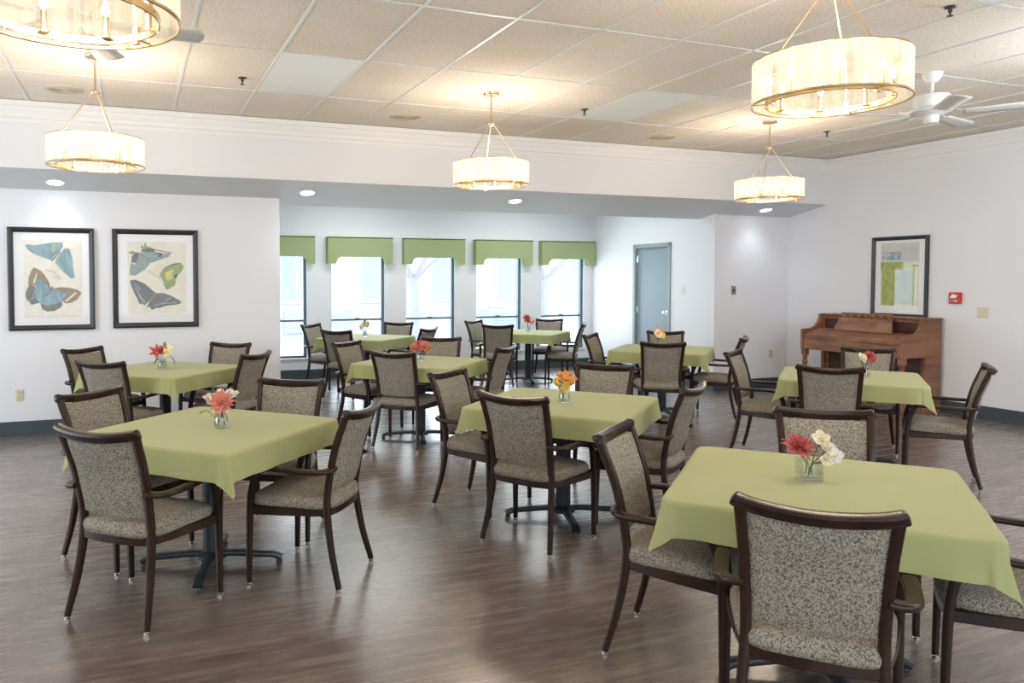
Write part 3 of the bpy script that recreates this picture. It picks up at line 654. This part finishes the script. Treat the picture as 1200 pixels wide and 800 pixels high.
# ------------------------------------------------------------------ piano (spinet, against the right wall; front faces -X)
def piano():
    r = root('upright_piano', 'brown walnut upright piano with turned legs against the right wall', 'piano', (XR - .037, 6.80, 0), R(90))
    # local: x along the wall (+x = away from camera), y: 0 at wall ... front at +y  (rotated so +y faces -X)
    Wd = .71
    B = .004
    # side panels
    for s in (-1, 1):
        x0, x1 = (Wd - .045, Wd) if s > 0 else (-Wd, -Wd + .045)
        MB().box(x0, x1, .0, .255, 0, 1.07).build('side_panel', M_piano, r, bevel=B)
        a0, a1 = (x0 + .004, x1 - .004)
        pts = [(.25, .64), (.615, .64), (.615, .895), (.52, .90), (.46, .905), (.40, .93), (.345, .985), (.32, 1.04), (.315, 1.085), (.25, 1.085)]
        MB().prism(pts, 'x', a0, a1).build('arm', M_piano, r, bevel=B)
    MB().box(-Wd - .012, Wd + .012, -.0, .27, 1.068, 1.09).build('lid', M_piano, r, bevel=.006)
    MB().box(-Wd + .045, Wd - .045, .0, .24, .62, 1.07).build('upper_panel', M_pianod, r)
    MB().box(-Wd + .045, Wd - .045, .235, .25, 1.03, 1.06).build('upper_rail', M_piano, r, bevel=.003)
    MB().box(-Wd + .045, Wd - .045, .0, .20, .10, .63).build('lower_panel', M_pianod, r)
    MB().box(-Wd + .045, Wd - .045, .0, .23, .0, .10).build('toe_rail', M_piano, r, bevel=B)
    for x in (-Wd + .045, Wd - .09): MB().box(x, x + .045, .20, .225, .10, .64).build('pilaster', M_piano, r, bevel=.003)
    MB().box(-Wd + .045, Wd - .045, .20, .605, .64, .70).build('keybed', M_piano, r, bevel=B)
    MB().box(-Wd + .045, Wd - .045, .585, .605, .70, .775).build('key_slip', M_piano, r, bevel=B)
    # closed fallboard: front edge and sloping cover
    MB().prism([(.24, .79), (.59, .765), (.60, .79), (.60, .835), (.585, .845), (.36, .90), (.24, .905)], 'x', -Wd + .048, Wd - .048).build('fallboard', M_piano, r, bevel=B)
    # music desk with pierced fretwork band
    M = Matrix.Translation((0, .395, .895)) @ Matrix.Rotation(R(19), 4, 'X')
    d = MB(); d.prism([(-.40, 0), (.40, 0), (.355, .155), (-.355, .155)], 'y', -.009, .009, M); dk = d.build('music_desk', M_piano, r, bevel=.003)
    f = MB(); f.prism([(-.355, .155), (.355, .155), (.352, .166), (-.352, .166)], 'y', -.009, .009, M); f.prism([(-.345, .222), (.345, .222), (.342, .235), (-.342, .235)], 'y', -.009, .009, M)
    for k in range(7):
        x = -.30 + .10 * k
        f.sweep(smooth_path([(x - .045, 0, .166), (x - .015, 0, .185), (x + .015, 0, .205), (x + .045, 0, .222)], 3), rrect(.010, .010, .3, 2), up=(0, 1, 0), M=M)
        f.sweep(smooth_path([(x - .045, 0, .222), (x - .015, 0, .205), (x + .015, 0, .185), (x + .045, 0, .166)], 3), rrect(.010, .010, .3, 2), up=(0, 1, 0), M=M)
        f.lathe([(.016, -.006), (.016, .006)], 10, M=M @ Matrix.Translation((x, 0, .194)) @ Matrix.Rotation(R(90), 4, 'X'))
        f.box(x - .053, x - .047, -.006, .006, .166, .222, M)
    f.build('fretwork', M_piano, dk)
    for s in (-1, 1):
        x = s * (Wd - .045)
        MB().box(x - .032, x + .032, .545, .609, .56, .64).lathe([(.020, 0), (.026, .03), (.030, .05), (.020, .07), (.022, .09), (.032, .30), (.034, .42), (.024, .45), (.036, .465), (.036, .49), (.024, .505), (.03, .53), (.03, .56)], 16, (x, .577, 0)).build('leg', M_piano, r, smooth=True)
        MB().box(x - .03, x + .03, .2, .60, .0, .04).build('foot_rail', M_piano, r, bevel=B) if False else None
    MB().box(-.06, .10, .20, .21, .12, .2).build('pedal_plate', M_gold, r)
    for x in (-.03, .02, .07): MB().sweep([(x, .2, .07), (x, .28, .065), (x, .34, .055)], rrect(.022, .008, .3, 2)).build('pedal', M_gold, r, smooth=True)
piano()

# ------------------------------------------------------------------ chairs
def chair():
    r = root('dining_armchair', '', 'chair')
    lp = rrect(.034, .034, .28, 3)
    gl = []
    for s in (-1, 1):
        # rear leg and back post, one continuous bent member
        P = smooth_path([(.221, -.205, .018), (.202, -.158, .20), (.189, -.130, .39), (.187, -.138, .52), (.194, -.176, .70), (.205, -.238, .868)], 5)
        P = [(s * p.x, p.y, p.z) for p in P]; n = len(P)
        sc = [.78 + .22 * min(1, i / 8) for i in range(n)]
        lg = MB().sweep(P, lp, up=(0, 1, 0), scale=sc).build('leg', M_wood, r, smooth=True)
        MB().lathe([(.012, 0), (.013, .004), (.013, .008), (.008, .012), (.008, .02)], 12, (s * .221, -.205, 0)).build('glide', M_chrome, lg, smooth=True)
        # front leg rising into the arm post
        P = smooth_path([(s * .268, .262, .018), (s * .268, .259, .20), (s * .266, .254, .40), (s * .267, .238, .51), (s * .270, .208, .586)], 5); n = len(P)
        lg = MB().sweep(P, lp, up=(0, 1, 0), scale=[.76 + .24 * min(1, i / 10) for i in range(n)]).build('leg', M_wood, r, smooth=True)
        MB().lathe([(.012, 0), (.013, .004), (.013, .008), (.008, .012), (.008, .02)], 12, (s * .268, .262, 0)).build('glide', M_chrome, lg, smooth=True)
        # arm: leaves the post, bows outward, runs forward and rolls over the front
        P = smooth_path([(s * .192, -.165, .608), (s * .228, -.162, .604), (s * .254, -.135, .600), (s * .266, -.08, .598), (s * .271, .02, .600), (s * .270, .13, .602), (s * .273, .195, .597), (s * .270, .230, .578)], 4)
        MB().sweep(P, rrect(.048, .024, .42, 4)).build('armrest', M_wood, r, smooth=True)
    # seat frame
    mb = MB(); rp = rrect(.024, .045, .2, 2)
    loop = smooth_path([(-.184, -.130, .385), (-.230, .06, .385), (-.260, .250, .385)], 4)
    for s in (-1, 1): mb.sweep([(s * p.x, p.y, p.z) for p in loop], rp)
    mb.sweep(smooth_path([(-.258, .250, .385), (-.14, .266, .385), (0, .272, .385), (.14, .266, .385), (.258, .250, .385)], 4), rp)
    mb.sweep(smooth_path([(-.184, -.130, .385), (-.1, -.150, .385), (0, -.155, .385), (.1, -.150, .385), (.184, -.130, .385)], 4), rp)
    mb.build('seat_frame', M_wood, r, smooth=True)
    # seat cushion
    N = 40
    def outline(t, k):
        c, s_ = math.cos(t), math.sin(t); e = .42
        px = math.copysign(abs(c) ** e, c); py = math.copysign(abs(s_) ** e, s_)
        y = .055 + py * .225 * k; w = .203 + (y + .17) / .45 * .063
        return px * w * k, y
    prof = [(.93, .392), (1.0, .402), (1.018, .418), (1.015, .436), (.985, .450), (.93, .458), (.80, .466), (.55, .473), (.28, .476)]
    vs = []; fs = []
    for k, z in prof:
        for i in range(N): x, y = outline(2*PI*i/N, k); vs.append((x, y, z - .006 * max(0, (y - .2) / .12)))
    for j in range(len(prof) - 1):
        for i in range(N): a = j*N+i; b = j*N+(i+1) % N; fs.append((a, b, b+N, a+N))
    fs.append(tuple(range(N))[::-1]); vs.append((0, .055, .477)); fs += [((len(prof)-1)*N+i, (len(prof)-1)*N+(i+1) % N, len(vs)-1) for i in range(N)]
    MB().add(vs, fs).build('seat', M_fab, r, smooth=True, autosmooth=False)
    # upholstered back panel (curved, padded)
    def yc(z): # centre line of the posts in y at height z
        T = [(.39, -.130), (.52, -.138), (.70, -.176), (.868, -.238)]
        for (a, ya), (b, yb) in zip(T, T[1:]):
            if z <= b: return ya + (yb - ya) * (z - a) / (b - a)
        return T[-1][1]
    def hw(z): return .172 + (.190 - .172) * max(0, z - .5) / .36
    def face(sgn):
        def f(u, v):
            z = .492 + (.848 - .492) * v; x = (u * 2 - 1) * hw(z); e = (1 - abs(u*2-1) ** 8) * (1 - abs(v*2-1) ** 10)
            zz = z + (.010 * (1 - (u*2-1) ** 2) * -1 if v > .5 else 0)
            if v < .06: zz -= .008 * (1 - (u*2-1) ** 2)
            return (x, yc(z) - .030 * (1 - (u*2-1) ** 2) + sgn * (.004 + .014 * e), zz)
        return f
    mb = MB(); nu, nv = 16, 14
    F = face(1); Bk = face(-1)
    vs = [F(i/nu, j/nv) for j in range(nv+1) for i in range(nu+1)]; k = len(vs); vs += [Bk(i/nu, j/nv) for j in range(nv+1) for i in range(nu+1)]
    w = nu + 1; fs = []
    for j in range(nv):
        for i in range(nu): a = j*w+i; fs += [(a, a+w, a+w+1, a+1), (k+a, k+a+1, k+a+w+1, k+a+w)]
    for i in range(nu): fs += [(i, i+1, k+i+1, k+i), (nv*w+i, k+nv*w+i, k+nv*w+i+1, nv*w+i+1)]
    for j in range(nv): fs += [(j*w, k+j*w, k+(j+1)*w, (j+1)*w), (j*w+nu, (j+1)*w+nu, k+(j+1)*w+nu, k+j*w+nu)]
    mb.add(vs, fs).build('backrest', M_fab, r, smooth=True)
    # crest rail: bowed backward, ends rising and rolled
    P = smooth_path([(-.224, -.238, .888), (-.207, -.242, .881), (-.155, -.258, .872), (-.08, -.271, .865), (0, -.275, .862), (.08, -.271, .865), (.155, -.258, .872), (.207, -.242, .881), (.224, -.238, .888)], 4)
    n = len(P); sc = [1 if 1 < i < n - 2 else (.6 if i in (0, n-1) else .9) for i in range(n)]
    pr = [(-.004, -.026), (.012, -.024), (.015, -.008), (.018, .006), (.015, .016), (.004, .020), (-.012, .020), (-.026, .014), (-.030, .004), (-.024, -.006), (-.016, -.012), (-.013, -.024)]
    # sweep side axis points backwards (-y) for a path along +x, so flip to roll toward the back
    MB().sweep(P, [(-a, b) for a, b in pr][::-1], scale=sc).build('top_rail', M_wood, r, smooth=True)
    return r
K = 1.0
TN = {'T1': 'the big table nearest the camera', 'T2': 'the front left table', 'T3': 'the centre table with the orange rose', 'T4': 'the table with coral flowers',
      'T5': 'the table under the butterfly prints', 'T6': 'the left window table', 'T7': 'the right window table', 'T8': 'the table before the grey door', 'T9': 'the table in front of the piano'}
CHAIRS = [
 ('T1', 1.84, 1.64, 43.6, 'near side,'), ('T1', 1.952, 2.775, -53, 'left side'), ('T1', 3.2, 2.82, -127, 'far side'), ('T1', 3.13, 1.56, 128, 'right side'),
 ('T2', -0.15, 3.57, 49, 'near left side,'), ('T2', -0.23, 4.77, -48, 'far left side'), ('T2', 0.95, 4.89, -120, 'far right side'), ('T2', 1.09, 3.75, 142, 'near right side'),
 ('T3', 1.99, 3.81, 32, 'near left side,'), ('T3', 2.07, 4.93, -57, 'far left side'), ('T3', 3.34, 4.90, -137, 'far right side'), ('T3', 3.18, 3.75, 125, 'near right side'),
 ('T4', 2.16, 6.42, 46, 'near left side,'), ('T4', 2.06, 7.6, -55, 'far left side'), ('T4', 3.19, 7.81, -115, 'far right side'), ('T4', 3.33, 6.53, 130, 'near right side'),
 ('T5', -0.24, 6.48, 54, 'near left side,'), ('T5', -0.44, 7.78, -48, 'far left side'), ('T5', 0.92, 7.89, -125, 'far right side'), ('T5', 1.0, 6.74, 138, 'near right side'),
 ('T6', 2.4, 9.37, 45, 'near left side,'), ('T6', 2.38, 10.72, -49, 'far left side'), ('T6', 3.7, 10.73, -123, 'far right side'), ('T6', 3.64, 9.35, 131, 'near right side'),
 ('T7', 4.82, 9.69, 62, 'near left side,'), ('T7', 4.96, 10.8, -60, 'far left side'), ('T7', 6.31, 10.83, -118, 'far right side'), ('T7', 6.07, 9.48, 145, 'near right side'),
 ('T8', 5.07, 6.42, 58, 'near side,'), ('T8', 5.01, 7.64, -53, 'left side'), ('T8', 6.18, 7.78, -123, 'far side'), ('T8', 6.31, 6.64, 131, 'right side'),
 ('T9', 4.83, 4.21, 40, 'near side,'), ('T9', 5.03, 5.39, -59, 'left side'), ('T9', 6.45, 5.21, -145, 'far side, before the piano,'), ('T9', 5.91, 3.8, 128, 'right side')]
c0 = chair()
for i, (t, x, y, h, side) in enumerate(CHAIRS):
    hx, hy = math.cos(R(h)), math.sin(R(h)); loc = (x * K + hx * .238, y * K + hy * .238, 0); rz = R(h - 90)
    lab = 'patterned armchair, %s of %s' % (side.rstrip(','), TN[t])
    grp = 'armchairs round ' + TN[t]
    if i == 0: c0.location = loc; c0.rotation_euler = (0, 0, rz); c0['label'] = lab; c0['group'] = grp
    else: dup(c0, loc, rz, lab, grp)

# ------------------------------------------------------------------ tables and cloths
TABLES = {'T1': (2.49, 2.21, 42), 'T2': (.385, 4.22, 45), 'T3': (2.60, 4.27, 42), 'T4': (2.60, 6.89, 44), 'T5': (.26, 7.10, 48), 'T6': (2.99, 10.03, 42), 'T7': (5.53, 10.10, 43), 'T8': (5.64, 7.15, 43), 'T9': (5.50, 4.60, 41)}
HT = .50
def table():
    r = root('pedestal_table', '', 'table')
    MB().prism([(x, y) for x, y in [(p[0], p[1]) for p in rrect(2*HT - .01, 2*HT - .01, .05, 5)]], 'z', .715, .743).build('tabletop', M_wood, r)
    MB().lathe([(.15, .70), (.15, .714)], 20).lathe([(.048, .06), (.048, .70)], 20).lathe([(.075, .035), (.075, .055), (.05, .075)], 20).build('column', M_iron, r, smooth=True)
    for k in range(4):
        M = Matrix.Rotation(R(90 * k + 29), 4, 'Z')
        P = smooth_path([(.02, 0, .055), (.12, 0, .058), (.24, 0, .050), (.33, 0, .042), (.372, 0, .022)], 4)
        f = MB().sweep(P, rrect(.052, .030, .35, 3), M=M).build('foot', M_iron, r, smooth=True)
        MB().lathe([(.016, 0), (.018, .006), (.014, .014)], 12, M=M @ Matrix.Translation((.36, 0, 0))).build('glide', M_dark, f, smooth=True)
    return r
TL = {k: 'square pedestal table on a black four-footed base, ' + v for k, v in {'T1': 'nearest the camera at right', 'T2': 'front left', 'T3': 'centre, under the orange rose', 'T4': 'under the coral flowers', 'T5': 'below the butterfly prints', 'T6': 'leftmost by the windows', 'T7': 'right one by the windows', 'T8': 'before the grey door', 'T9': 'in front of the piano'}.items()}
t0 = None
for k, (x, y, a) in TABLES.items():
    if t0 is None: t0 = table(); t0.location = (x, y, 0); t0.rotation_euler = (0, 0, R(a)); t0['label'] = TL[k]; t0['group'] = 'square dining tables'
    else: dup(t0, (x, y, 0), R(a), TL[k], 'square dining tables')

def cloth_mesh(seed, ov=.136):
    rr = random.Random(seed); C = HT + ov; n = 84; rc = .05; zt = .7455
    ph = [rr.uniform(0, 6.28) for _ in range(16)]; am = [rr.uniform(.4, 1) for _ in range(16)]
    tilt = [rr.uniform(.15, .5) for _ in range(4)]
    # parameter samples concentrated on the overhang
    def samp(i):
        t = i / n * 2 - 1; s = abs(t); core = .62
        v = s / core * (HT - .06) if s < core else (HT - .06) + (s - core) / (1 - core) * (C - HT + .06)
        return math.copysign(v, t)
    vs = []
    for j in range(n + 1):
        for i in range(n + 1):
            u, v = samp(i), samp(j); q = HT - rc
            cx = max(-q, min(q, u)); cy = max(-q, min(q, v)); dx, dy = u - cx, v - cy; L = math.hypot(dx, dy)
            if L < 1e-9: vs.append((u, v, zt)); continue
            nx, ny = dx / L, dy / L; d = max(0, L - rc); bx, by = cx + nx * min(L, rc), cy + ny * min(L, rc)
            R0 = .012
            # corner: fraction across the quarter turn
            cor = abs(dx) > 1e-9 and abs(dy) > 1e-9
            side = (0 if nx > abs(ny) else 1 if ny > abs(nx) else 2 if -nx > abs(ny) else 3)
            sidepos = v if side in (0, 2) else u
            if cor:
                th = math.atan2(abs(dy), abs(dx)); kx = 0 if dx > 0 else 1; ky = 0 if dy > 0 else 1; q_ = kx * 2 + ky
                lobe = math.sin(2 * th) ** 2
                g_ = math.exp(-((math.degrees(th) - 45 - 5 * math.sin(ph[q_])) / 15) ** 2)
                g2_ = math.exp(-((math.degrees(th) - (16 if q_ % 2 else 74)) / 9) ** 2)
                out = .09 + (.20 + .06 * math.sin(ph[q_ + 4])) * g_ + .10 * g2_ - .06 * lobe
                dc = d
                # let the point swing to one side, like a pleat
                sw = (.15 + .6 * tilt[q_]) * (1 if (q_ % 2) else -1) * g_ * dc
            else:
                edge = (abs(sidepos) / q) ; w = max(0, (edge - .35) / .65)
                wave = math.sin(sidepos * 13 + ph[side + 4]) * .5 * am[side] + math.sin(sidepos * 29 + ph[side + 8]) * .35 * am[side + 4]
                out = .10 + wave * (.09 + .16 * w); sw = 0
            if d < R0 * PI / 2: a = d / R0; o_ = R0 * math.sin(a); z = zt - R0 * (1 - math.cos(a))
            else:
                rem = d - R0 * PI / 2; o_ = R0 + rem * out; z = zt - R0 - rem * math.sqrt(max(.3, 1 - min(.6, out) ** 2))
            px, py = bx + nx * o_, by + ny * o_
            if cor: px += -ny * sw * .5; py += nx * sw * .5
            vs.append((px, py, z))
    w = n + 1; fs = [(j*w+i, j*w+i+1, (j+1)*w+i+1, (j+1)*w+i) for j in range(n) for i in range(n)]
    return MB().add(vs, fs)
CLB = {'T1': 'green tablecloth on the big table nearest the camera', 'T2': 'green tablecloth on the front left table with pink and white flowers', 'T3': 'green tablecloth on the centre table under the orange rose', 'T4': 'green tablecloth on the table with coral flowers', 'T5': 'green tablecloth on the table below the butterfly prints', 'T6': 'green tablecloth on the left window table', 'T7': 'green tablecloth on the right window table with a hanging fold', 'T8': 'green tablecloth on the table before the grey door', 'T9': 'green tablecloth on the table in front of the piano'}
for s, (k, (x, y, a)) in enumerate(TABLES.items()):
    o = cloth_mesh(s + 3).build('tablecloth', M_cloth, None, smooth=True, autosmooth=False); o.location = (x, y, 0); o.rotation_euler = (0, 0, R(a))
    tag(o, CLB[k], 'tablecloth', 'green tablecloths')

# ------------------------------------------------------------------ vases and flowers
def vase(kind):
    r = root('glass_vase', '', 'vase'); h = .085
    if kind == 'square':
        p = rrect(.082, .082, .12, 3); q = rrect(.074, .074, .12, 3); n = len(p); vs = [(a, b, 0) for a, b in p] + [(a, b, h) for a, b in p] + [(a, b, h) for a, b in q] + [(a, b, .012) for a, b in q]
        fs = [tuple(range(n))[::-1]] + [(k*n+i, k*n+(i+1) % n, (k+1)*n+(i+1) % n, (k+1)*n+i) for k in range(3) for i in range(n)] + [tuple(3*n+i for i in range(n))]
        MB().add(vs, fs).build('glass', M_vglass, r); MB().prism([(a * .99, b * .99) for a, b in q], 'z', .0125, .035).build('water', M_water, r)
    else:
        MB().lathe([(.026, 0), (.036, .004), (.040, .02), (.036, .05), (.030, .075), (.034, h), (.031, h), (.027, .075), (.033, .05), (.036, .02), (.03, .012), (.001, .012)], 24).build('glass', M_vglass, r, smooth=True)
        MB().lathe([(.001, .0125), (.03, .0125), (.0355, .02), (.034, .04), (.001, .04)], 20).build('water', M_water, r, smooth=True)
    return r
def pet(name, c1, c2): return noisecol(name, c1, c2, 70)
PC = {'red': pet('petal_red', (.42, .055, .055), (.58, .13, .11)), 'pink': pet('petal_coral', (.62, .17, .13), (.78, .33, .25)), 'cream': pet('petal_cream', (.80, .70, .42), (.86, .80, .62)), 'white': pet('petal_white', (.80, .76, .70), (.85, .83, .78)),
      'orange': pet('petal_orange', (.78, .33, .07), (.86, .50, .20)), 'blush': pet('petal_blush', (.78, .58, .48), (.84, .72, .62)), 'yellow': pet('petal_yellow', (.80, .62, .14), (.84, .74, .35)), 'leaf': pet('leaf_green', (.05, .10, .03), (.13, .20, .07)), 'stem': mat('stem_green', (.035, .05, .02), .6)}
def petal(mb, M, L, w, cup, droop, pointed=True, n=6):
    def f(u, v):
        t = v; wd = w * (math.sin(PI * min(1, t * .94 + .06)) ** (.8 if pointed else .45)) * (1 if not pointed else (1 - .35 * t))
        x = (u * 2 - 1) * wd; return (x, L * t, cup * (u*2-1) ** 2 * w + L * (.35 * t - droop * t * t))
    mb.grid(f, 3, n, M=M)
def bloom(par, c, R0, kind, colr, tilt, seed):
    R0 *= 1.15; rr = random.Random(seed); mb = MB(); T = Matrix.Translation(c) @ Matrix.Rotation(tilt[1], 4, 'Z') @ Matrix.Rotation(tilt[0], 4, 'X')
    if kind == 'dahlia': lay = [(14, 1.0, .17, 5, .25), (12, .85, .16, 25, .15), (10, .65, .15, 42, .05), (7, .42, .13, 62, 0)]
    elif kind == 'rose': lay = [(7, .95, .42, 8, .2), (6, .8, .40, 30, -.2), (5, .62, .36, 52, -.4), (4, .45, .32, 70, -.5), (3, .3, .25, 82, -.4)]
    elif kind == 'lily': lay = [(6, 1.0, .24, 20, .35)]
    elif kind == 'mum': lay = [(12, 1.0, .2, 0, .4), (11, .9, .2, 25, .2), (9, .75, .2, 45, 0), (7, .5, .18, 65, -.1)]
    else: lay = [(5, 1.0, .42, 15, .15), (3, .4, .2, 50, 0)]
    for k, (n, L, w, el, dr) in enumerate(lay):
        for i in range(n):
            a = 2*PI*i/n + k * .37 + rr.uniform(-.1, .1)
            M = T @ Matrix.Rotation(a, 4, 'Z') @ Matrix.Rotation(R(el + rr.uniform(-6, 6)), 4, 'X')
            petal(mb, M, R0 * L * rr.uniform(.9, 1.08), R0 * w, .35 if kind in ('rose', 'orchid') else .2, dr, kind in ('dahlia', 'lily', 'mum'))
    o = mb.build('bloom', PC[colr], par, smooth=True, autosmooth=False)
    m = o.modifiers.new('thick', 'SOLIDIFY'); m.thickness = .0008
    if kind in ('orchid', 'lily', 'dahlia'):
        s = MB(); s.ball((0, 0, 0), R0 * .12, 8, 5, M=T @ Matrix.Translation((0, 0, R0 * .12))); s.build('flower_centre', PC['yellow'], o, smooth=True)
    return o
def flowers(loc, rz, label, vl, kind, bl, leaves, hgt=.0, seed=1):
    v = vase(kind); v.location = loc; v.rotation_euler = (0, 0, rz); tag(v, vl, 'vase', 'small glass vases')
    r = root('flower_bouquet', label, 'flowers', (loc[0], loc[1], loc[2] + .0), rz, 'silk flower bouquets'); rr = random.Random(seed)
    for i, (x, y, z, R0, kd, cl, tx, tz) in enumerate(bl):
        bloom(r, (x, y, z), R0, kd, cl, (tx, tz), seed * 10 + i)
        bx, by = rr.uniform(-.016, .016), rr.uniform(-.016, .016)
        P = smooth_path([(bx, by, .016), (bx * .3 + x * .15, by * .3 + y * .15, .06), (x * .7, y * .7, z * .8), (x, y, z + R0 * .05)], 4)
        MB().tube(P, .0022, 6, up=(0, 1, .2)).build('stem', PC['stem'], r, smooth=True)
    for i, (x, y, z, L, a, e) in enumerate(leaves):
        mb = MB(); petal(mb, Matrix.Translation((x, y, z)) @ Matrix.Rotation(a, 4, 'Z') @ Matrix.Rotation(e, 4, 'X'), L, L * .22, .2, .4)
        mb.tube([(0, 0, .03), (x * .6, y * .6, z * .7), (x, y, z)], .0016, 5, up=(0, 1, .2))
        mb.build('leaf', PC['leaf'], r, smooth=True)
Z = .7462
cr = R(-20.6)   # bouquets are turned with their x axis along the view's horizontal
flowers((2.505, 2.27, Z), cr, 'red dahlia with cream orchids on the big table nearest the camera', 'square glass vase on the big table nearest the camera', 'square',
        [(-.045, 0, .125, .062, 'dahlia', 'red', R(35), R(10)), (.045, .01, .15, .036, 'orchid', 'cream', R(45), R(-10)), (.06, -.01, .118, .036, 'orchid', 'cream', R(60), R(20)), (.082, -.02, .095, .034, 'orchid', 'white', R(70), R(0)), (.05, -.03, .085, .026, 'orchid', 'cream', R(80), R(-20))], [(-.01, .02, .13, .05, R(20), R(50))], seed=1)
flowers((.435, 4.17, Z), cr, 'coral lily between blush white blossoms on the front left table', 'round glass vase on the front left table', 'round',
        [(.012, -.02, .135, .068, 'dahlia', 'pink', R(60), R(0)), (-.055, .0, .135, .048, 'rose', 'blush', R(40), R(60)), (.055, .03, .155, .046, 'rose', 'white', R(30), R(-40)), (-.01, .04, .165, .035, 'rose', 'white', R(10), R(0))], [(.02, .04, .17, .06, R(-40), R(50)), (-.07, .0, .09, .06, R(70), R(-20)), (-.04, .04, .17, .05, R(60), R(50))], seed=2)
flowers((2.585, 4.24, Z), cr, 'large orange roses on the centre table', 'round glass vase under the orange roses', 'round',
        [(.012, -.005, .14, .060, 'rose', 'orange', R(35), R(0)), (-.050, .0, .115, .042, 'rose', 'yellow', R(50), R(40)), (.045, .02, .125, .040, 'rose', 'orange', R(50), R(-50)), (-.02, .02, .165, .030, 'rose', 'orange', R(10), R(0)), (.0, -.03, .095, .032, 'rose', 'yellow', R(80), R(0))], [(.01, .02, .17, .04, R(10), R(70))], seed=3)
flowers((2.595, 6.88, Z), cr, 'coral pink roses on the table behind the centre', 'round glass vase under the coral pink roses', 'round',
        [(-.055, 0, .125, .050, 'rose', 'pink', R(50), R(40)), (.04, 0, .135, .062, 'rose', 'pink', R(50), R(-20)), (-.005, .03, .15, .05, 'rose', 'red', R(30), R(0)), (-.09, .01, .11, .04, 'rose', 'orange', R(60), R(60)), (.08, .01, .12, .045, 'rose', 'orange', R(60), R(-50))], [], seed=4)
flowers((.237, 7.06, Z), cr, 'red lilies with yellow blossoms below the butterfly prints', 'round glass vase on the table below the butterfly prints', 'round',
        [(-.045, 0, .145, .07, 'lily', 'red', R(55), R(20)), (-.02, .02, .155, .06, 'dahlia', 'red', R(40), R(-20)), (.06, -.01, .14, .05, 'lily', 'yellow', R(60), R(-30)), (.05, .02, .165, .045, 'orchid', 'cream', R(40), R(0))], [(.02, .01, .18, .07, R(20), R(60)), (.07, -.01, .12, .09, R(-80), R(-60)), (-.02, -.01, .10, .08, R(150), R(-40))], seed=5)
flowers((2.98, 10.06, Z), cr, 'pale cream and green flowers on the left window table', 'round glass vase on the left window table', 'round',
        [(-.02, 0, .15, .055, 'orchid', 'cream', R(50), R(20)), (.04, 0, .15, .05, 'orchid', 'yellow', R(55), R(-30)), (.0, .02, .18, .045, 'orchid', 'white', R(30), R(0)), (-.06, 0, .12, .035, 'orchid', 'white', R(60), R(40))], [(-.07, 0, .15, .07, R(80), R(20)), (.07, 0, .15, .08, R(-80), R(10)), (0, 0, .18, .07, R(0), R(70)), (-.05, -.02, .10, .07, R(120), R(-20)), (.06, -.02, .12, .07, R(-110), R(-20))], seed=6)
flowers((5.57, 10.17, Z), cr, 'red lilies with a peach blossom on the right window table', 'round glass vase on the right window table', 'round',
        [(-.03, 0, .16, .075, 'lily', 'red', R(50), R(20)), (-.02, .02, .20, .06, 'dahlia', 'red', R(50), R(0)), (.07, 0, .15, .06, 'rose', 'blush', R(60), R(-30))], [], seed=7)
flowers((5.66, 7.25, Z), cr, 'cream and coral flowers on the table before the grey door', 'round glass vase on the table before the grey door', 'round',
        [(-.02, -.01, .15, .055, 'orchid', 'cream', R(60), R(20)), (.03, -.01, .14, .05, 'orchid', 'yellow', R(65), R(-10)), (.0, .02, .185, .06, 'lily', 'pink', R(40), R(0)), (.05, .02, .17, .05, 'lily', 'pink', R(40), R(-40))], [(-.05, 0, .17, .05, R(70), R(30))], seed=8)
flowers((5.545, 4.50, Z), cr, 'red and cream flowers on the table in front of the piano', 'round glass vase on the table in front of the piano', 'round',
        [(.025, 0, .165, .05, 'mum', 'red', R(55), R(0)), (.05, .02, .16, .045, 'mum', 'red', R(50), R(-40)), (-.045, -.01, .15, .045, 'rose', 'cream', R(60), R(30)), (.07, 0, .14, .03, 'mum', 'pink', R(70), R(-50))], [(-.03, .02, .19, .07, R(60), R(30)), (-.06, .02, .18, .05, R(90), R(10))], seed=9)
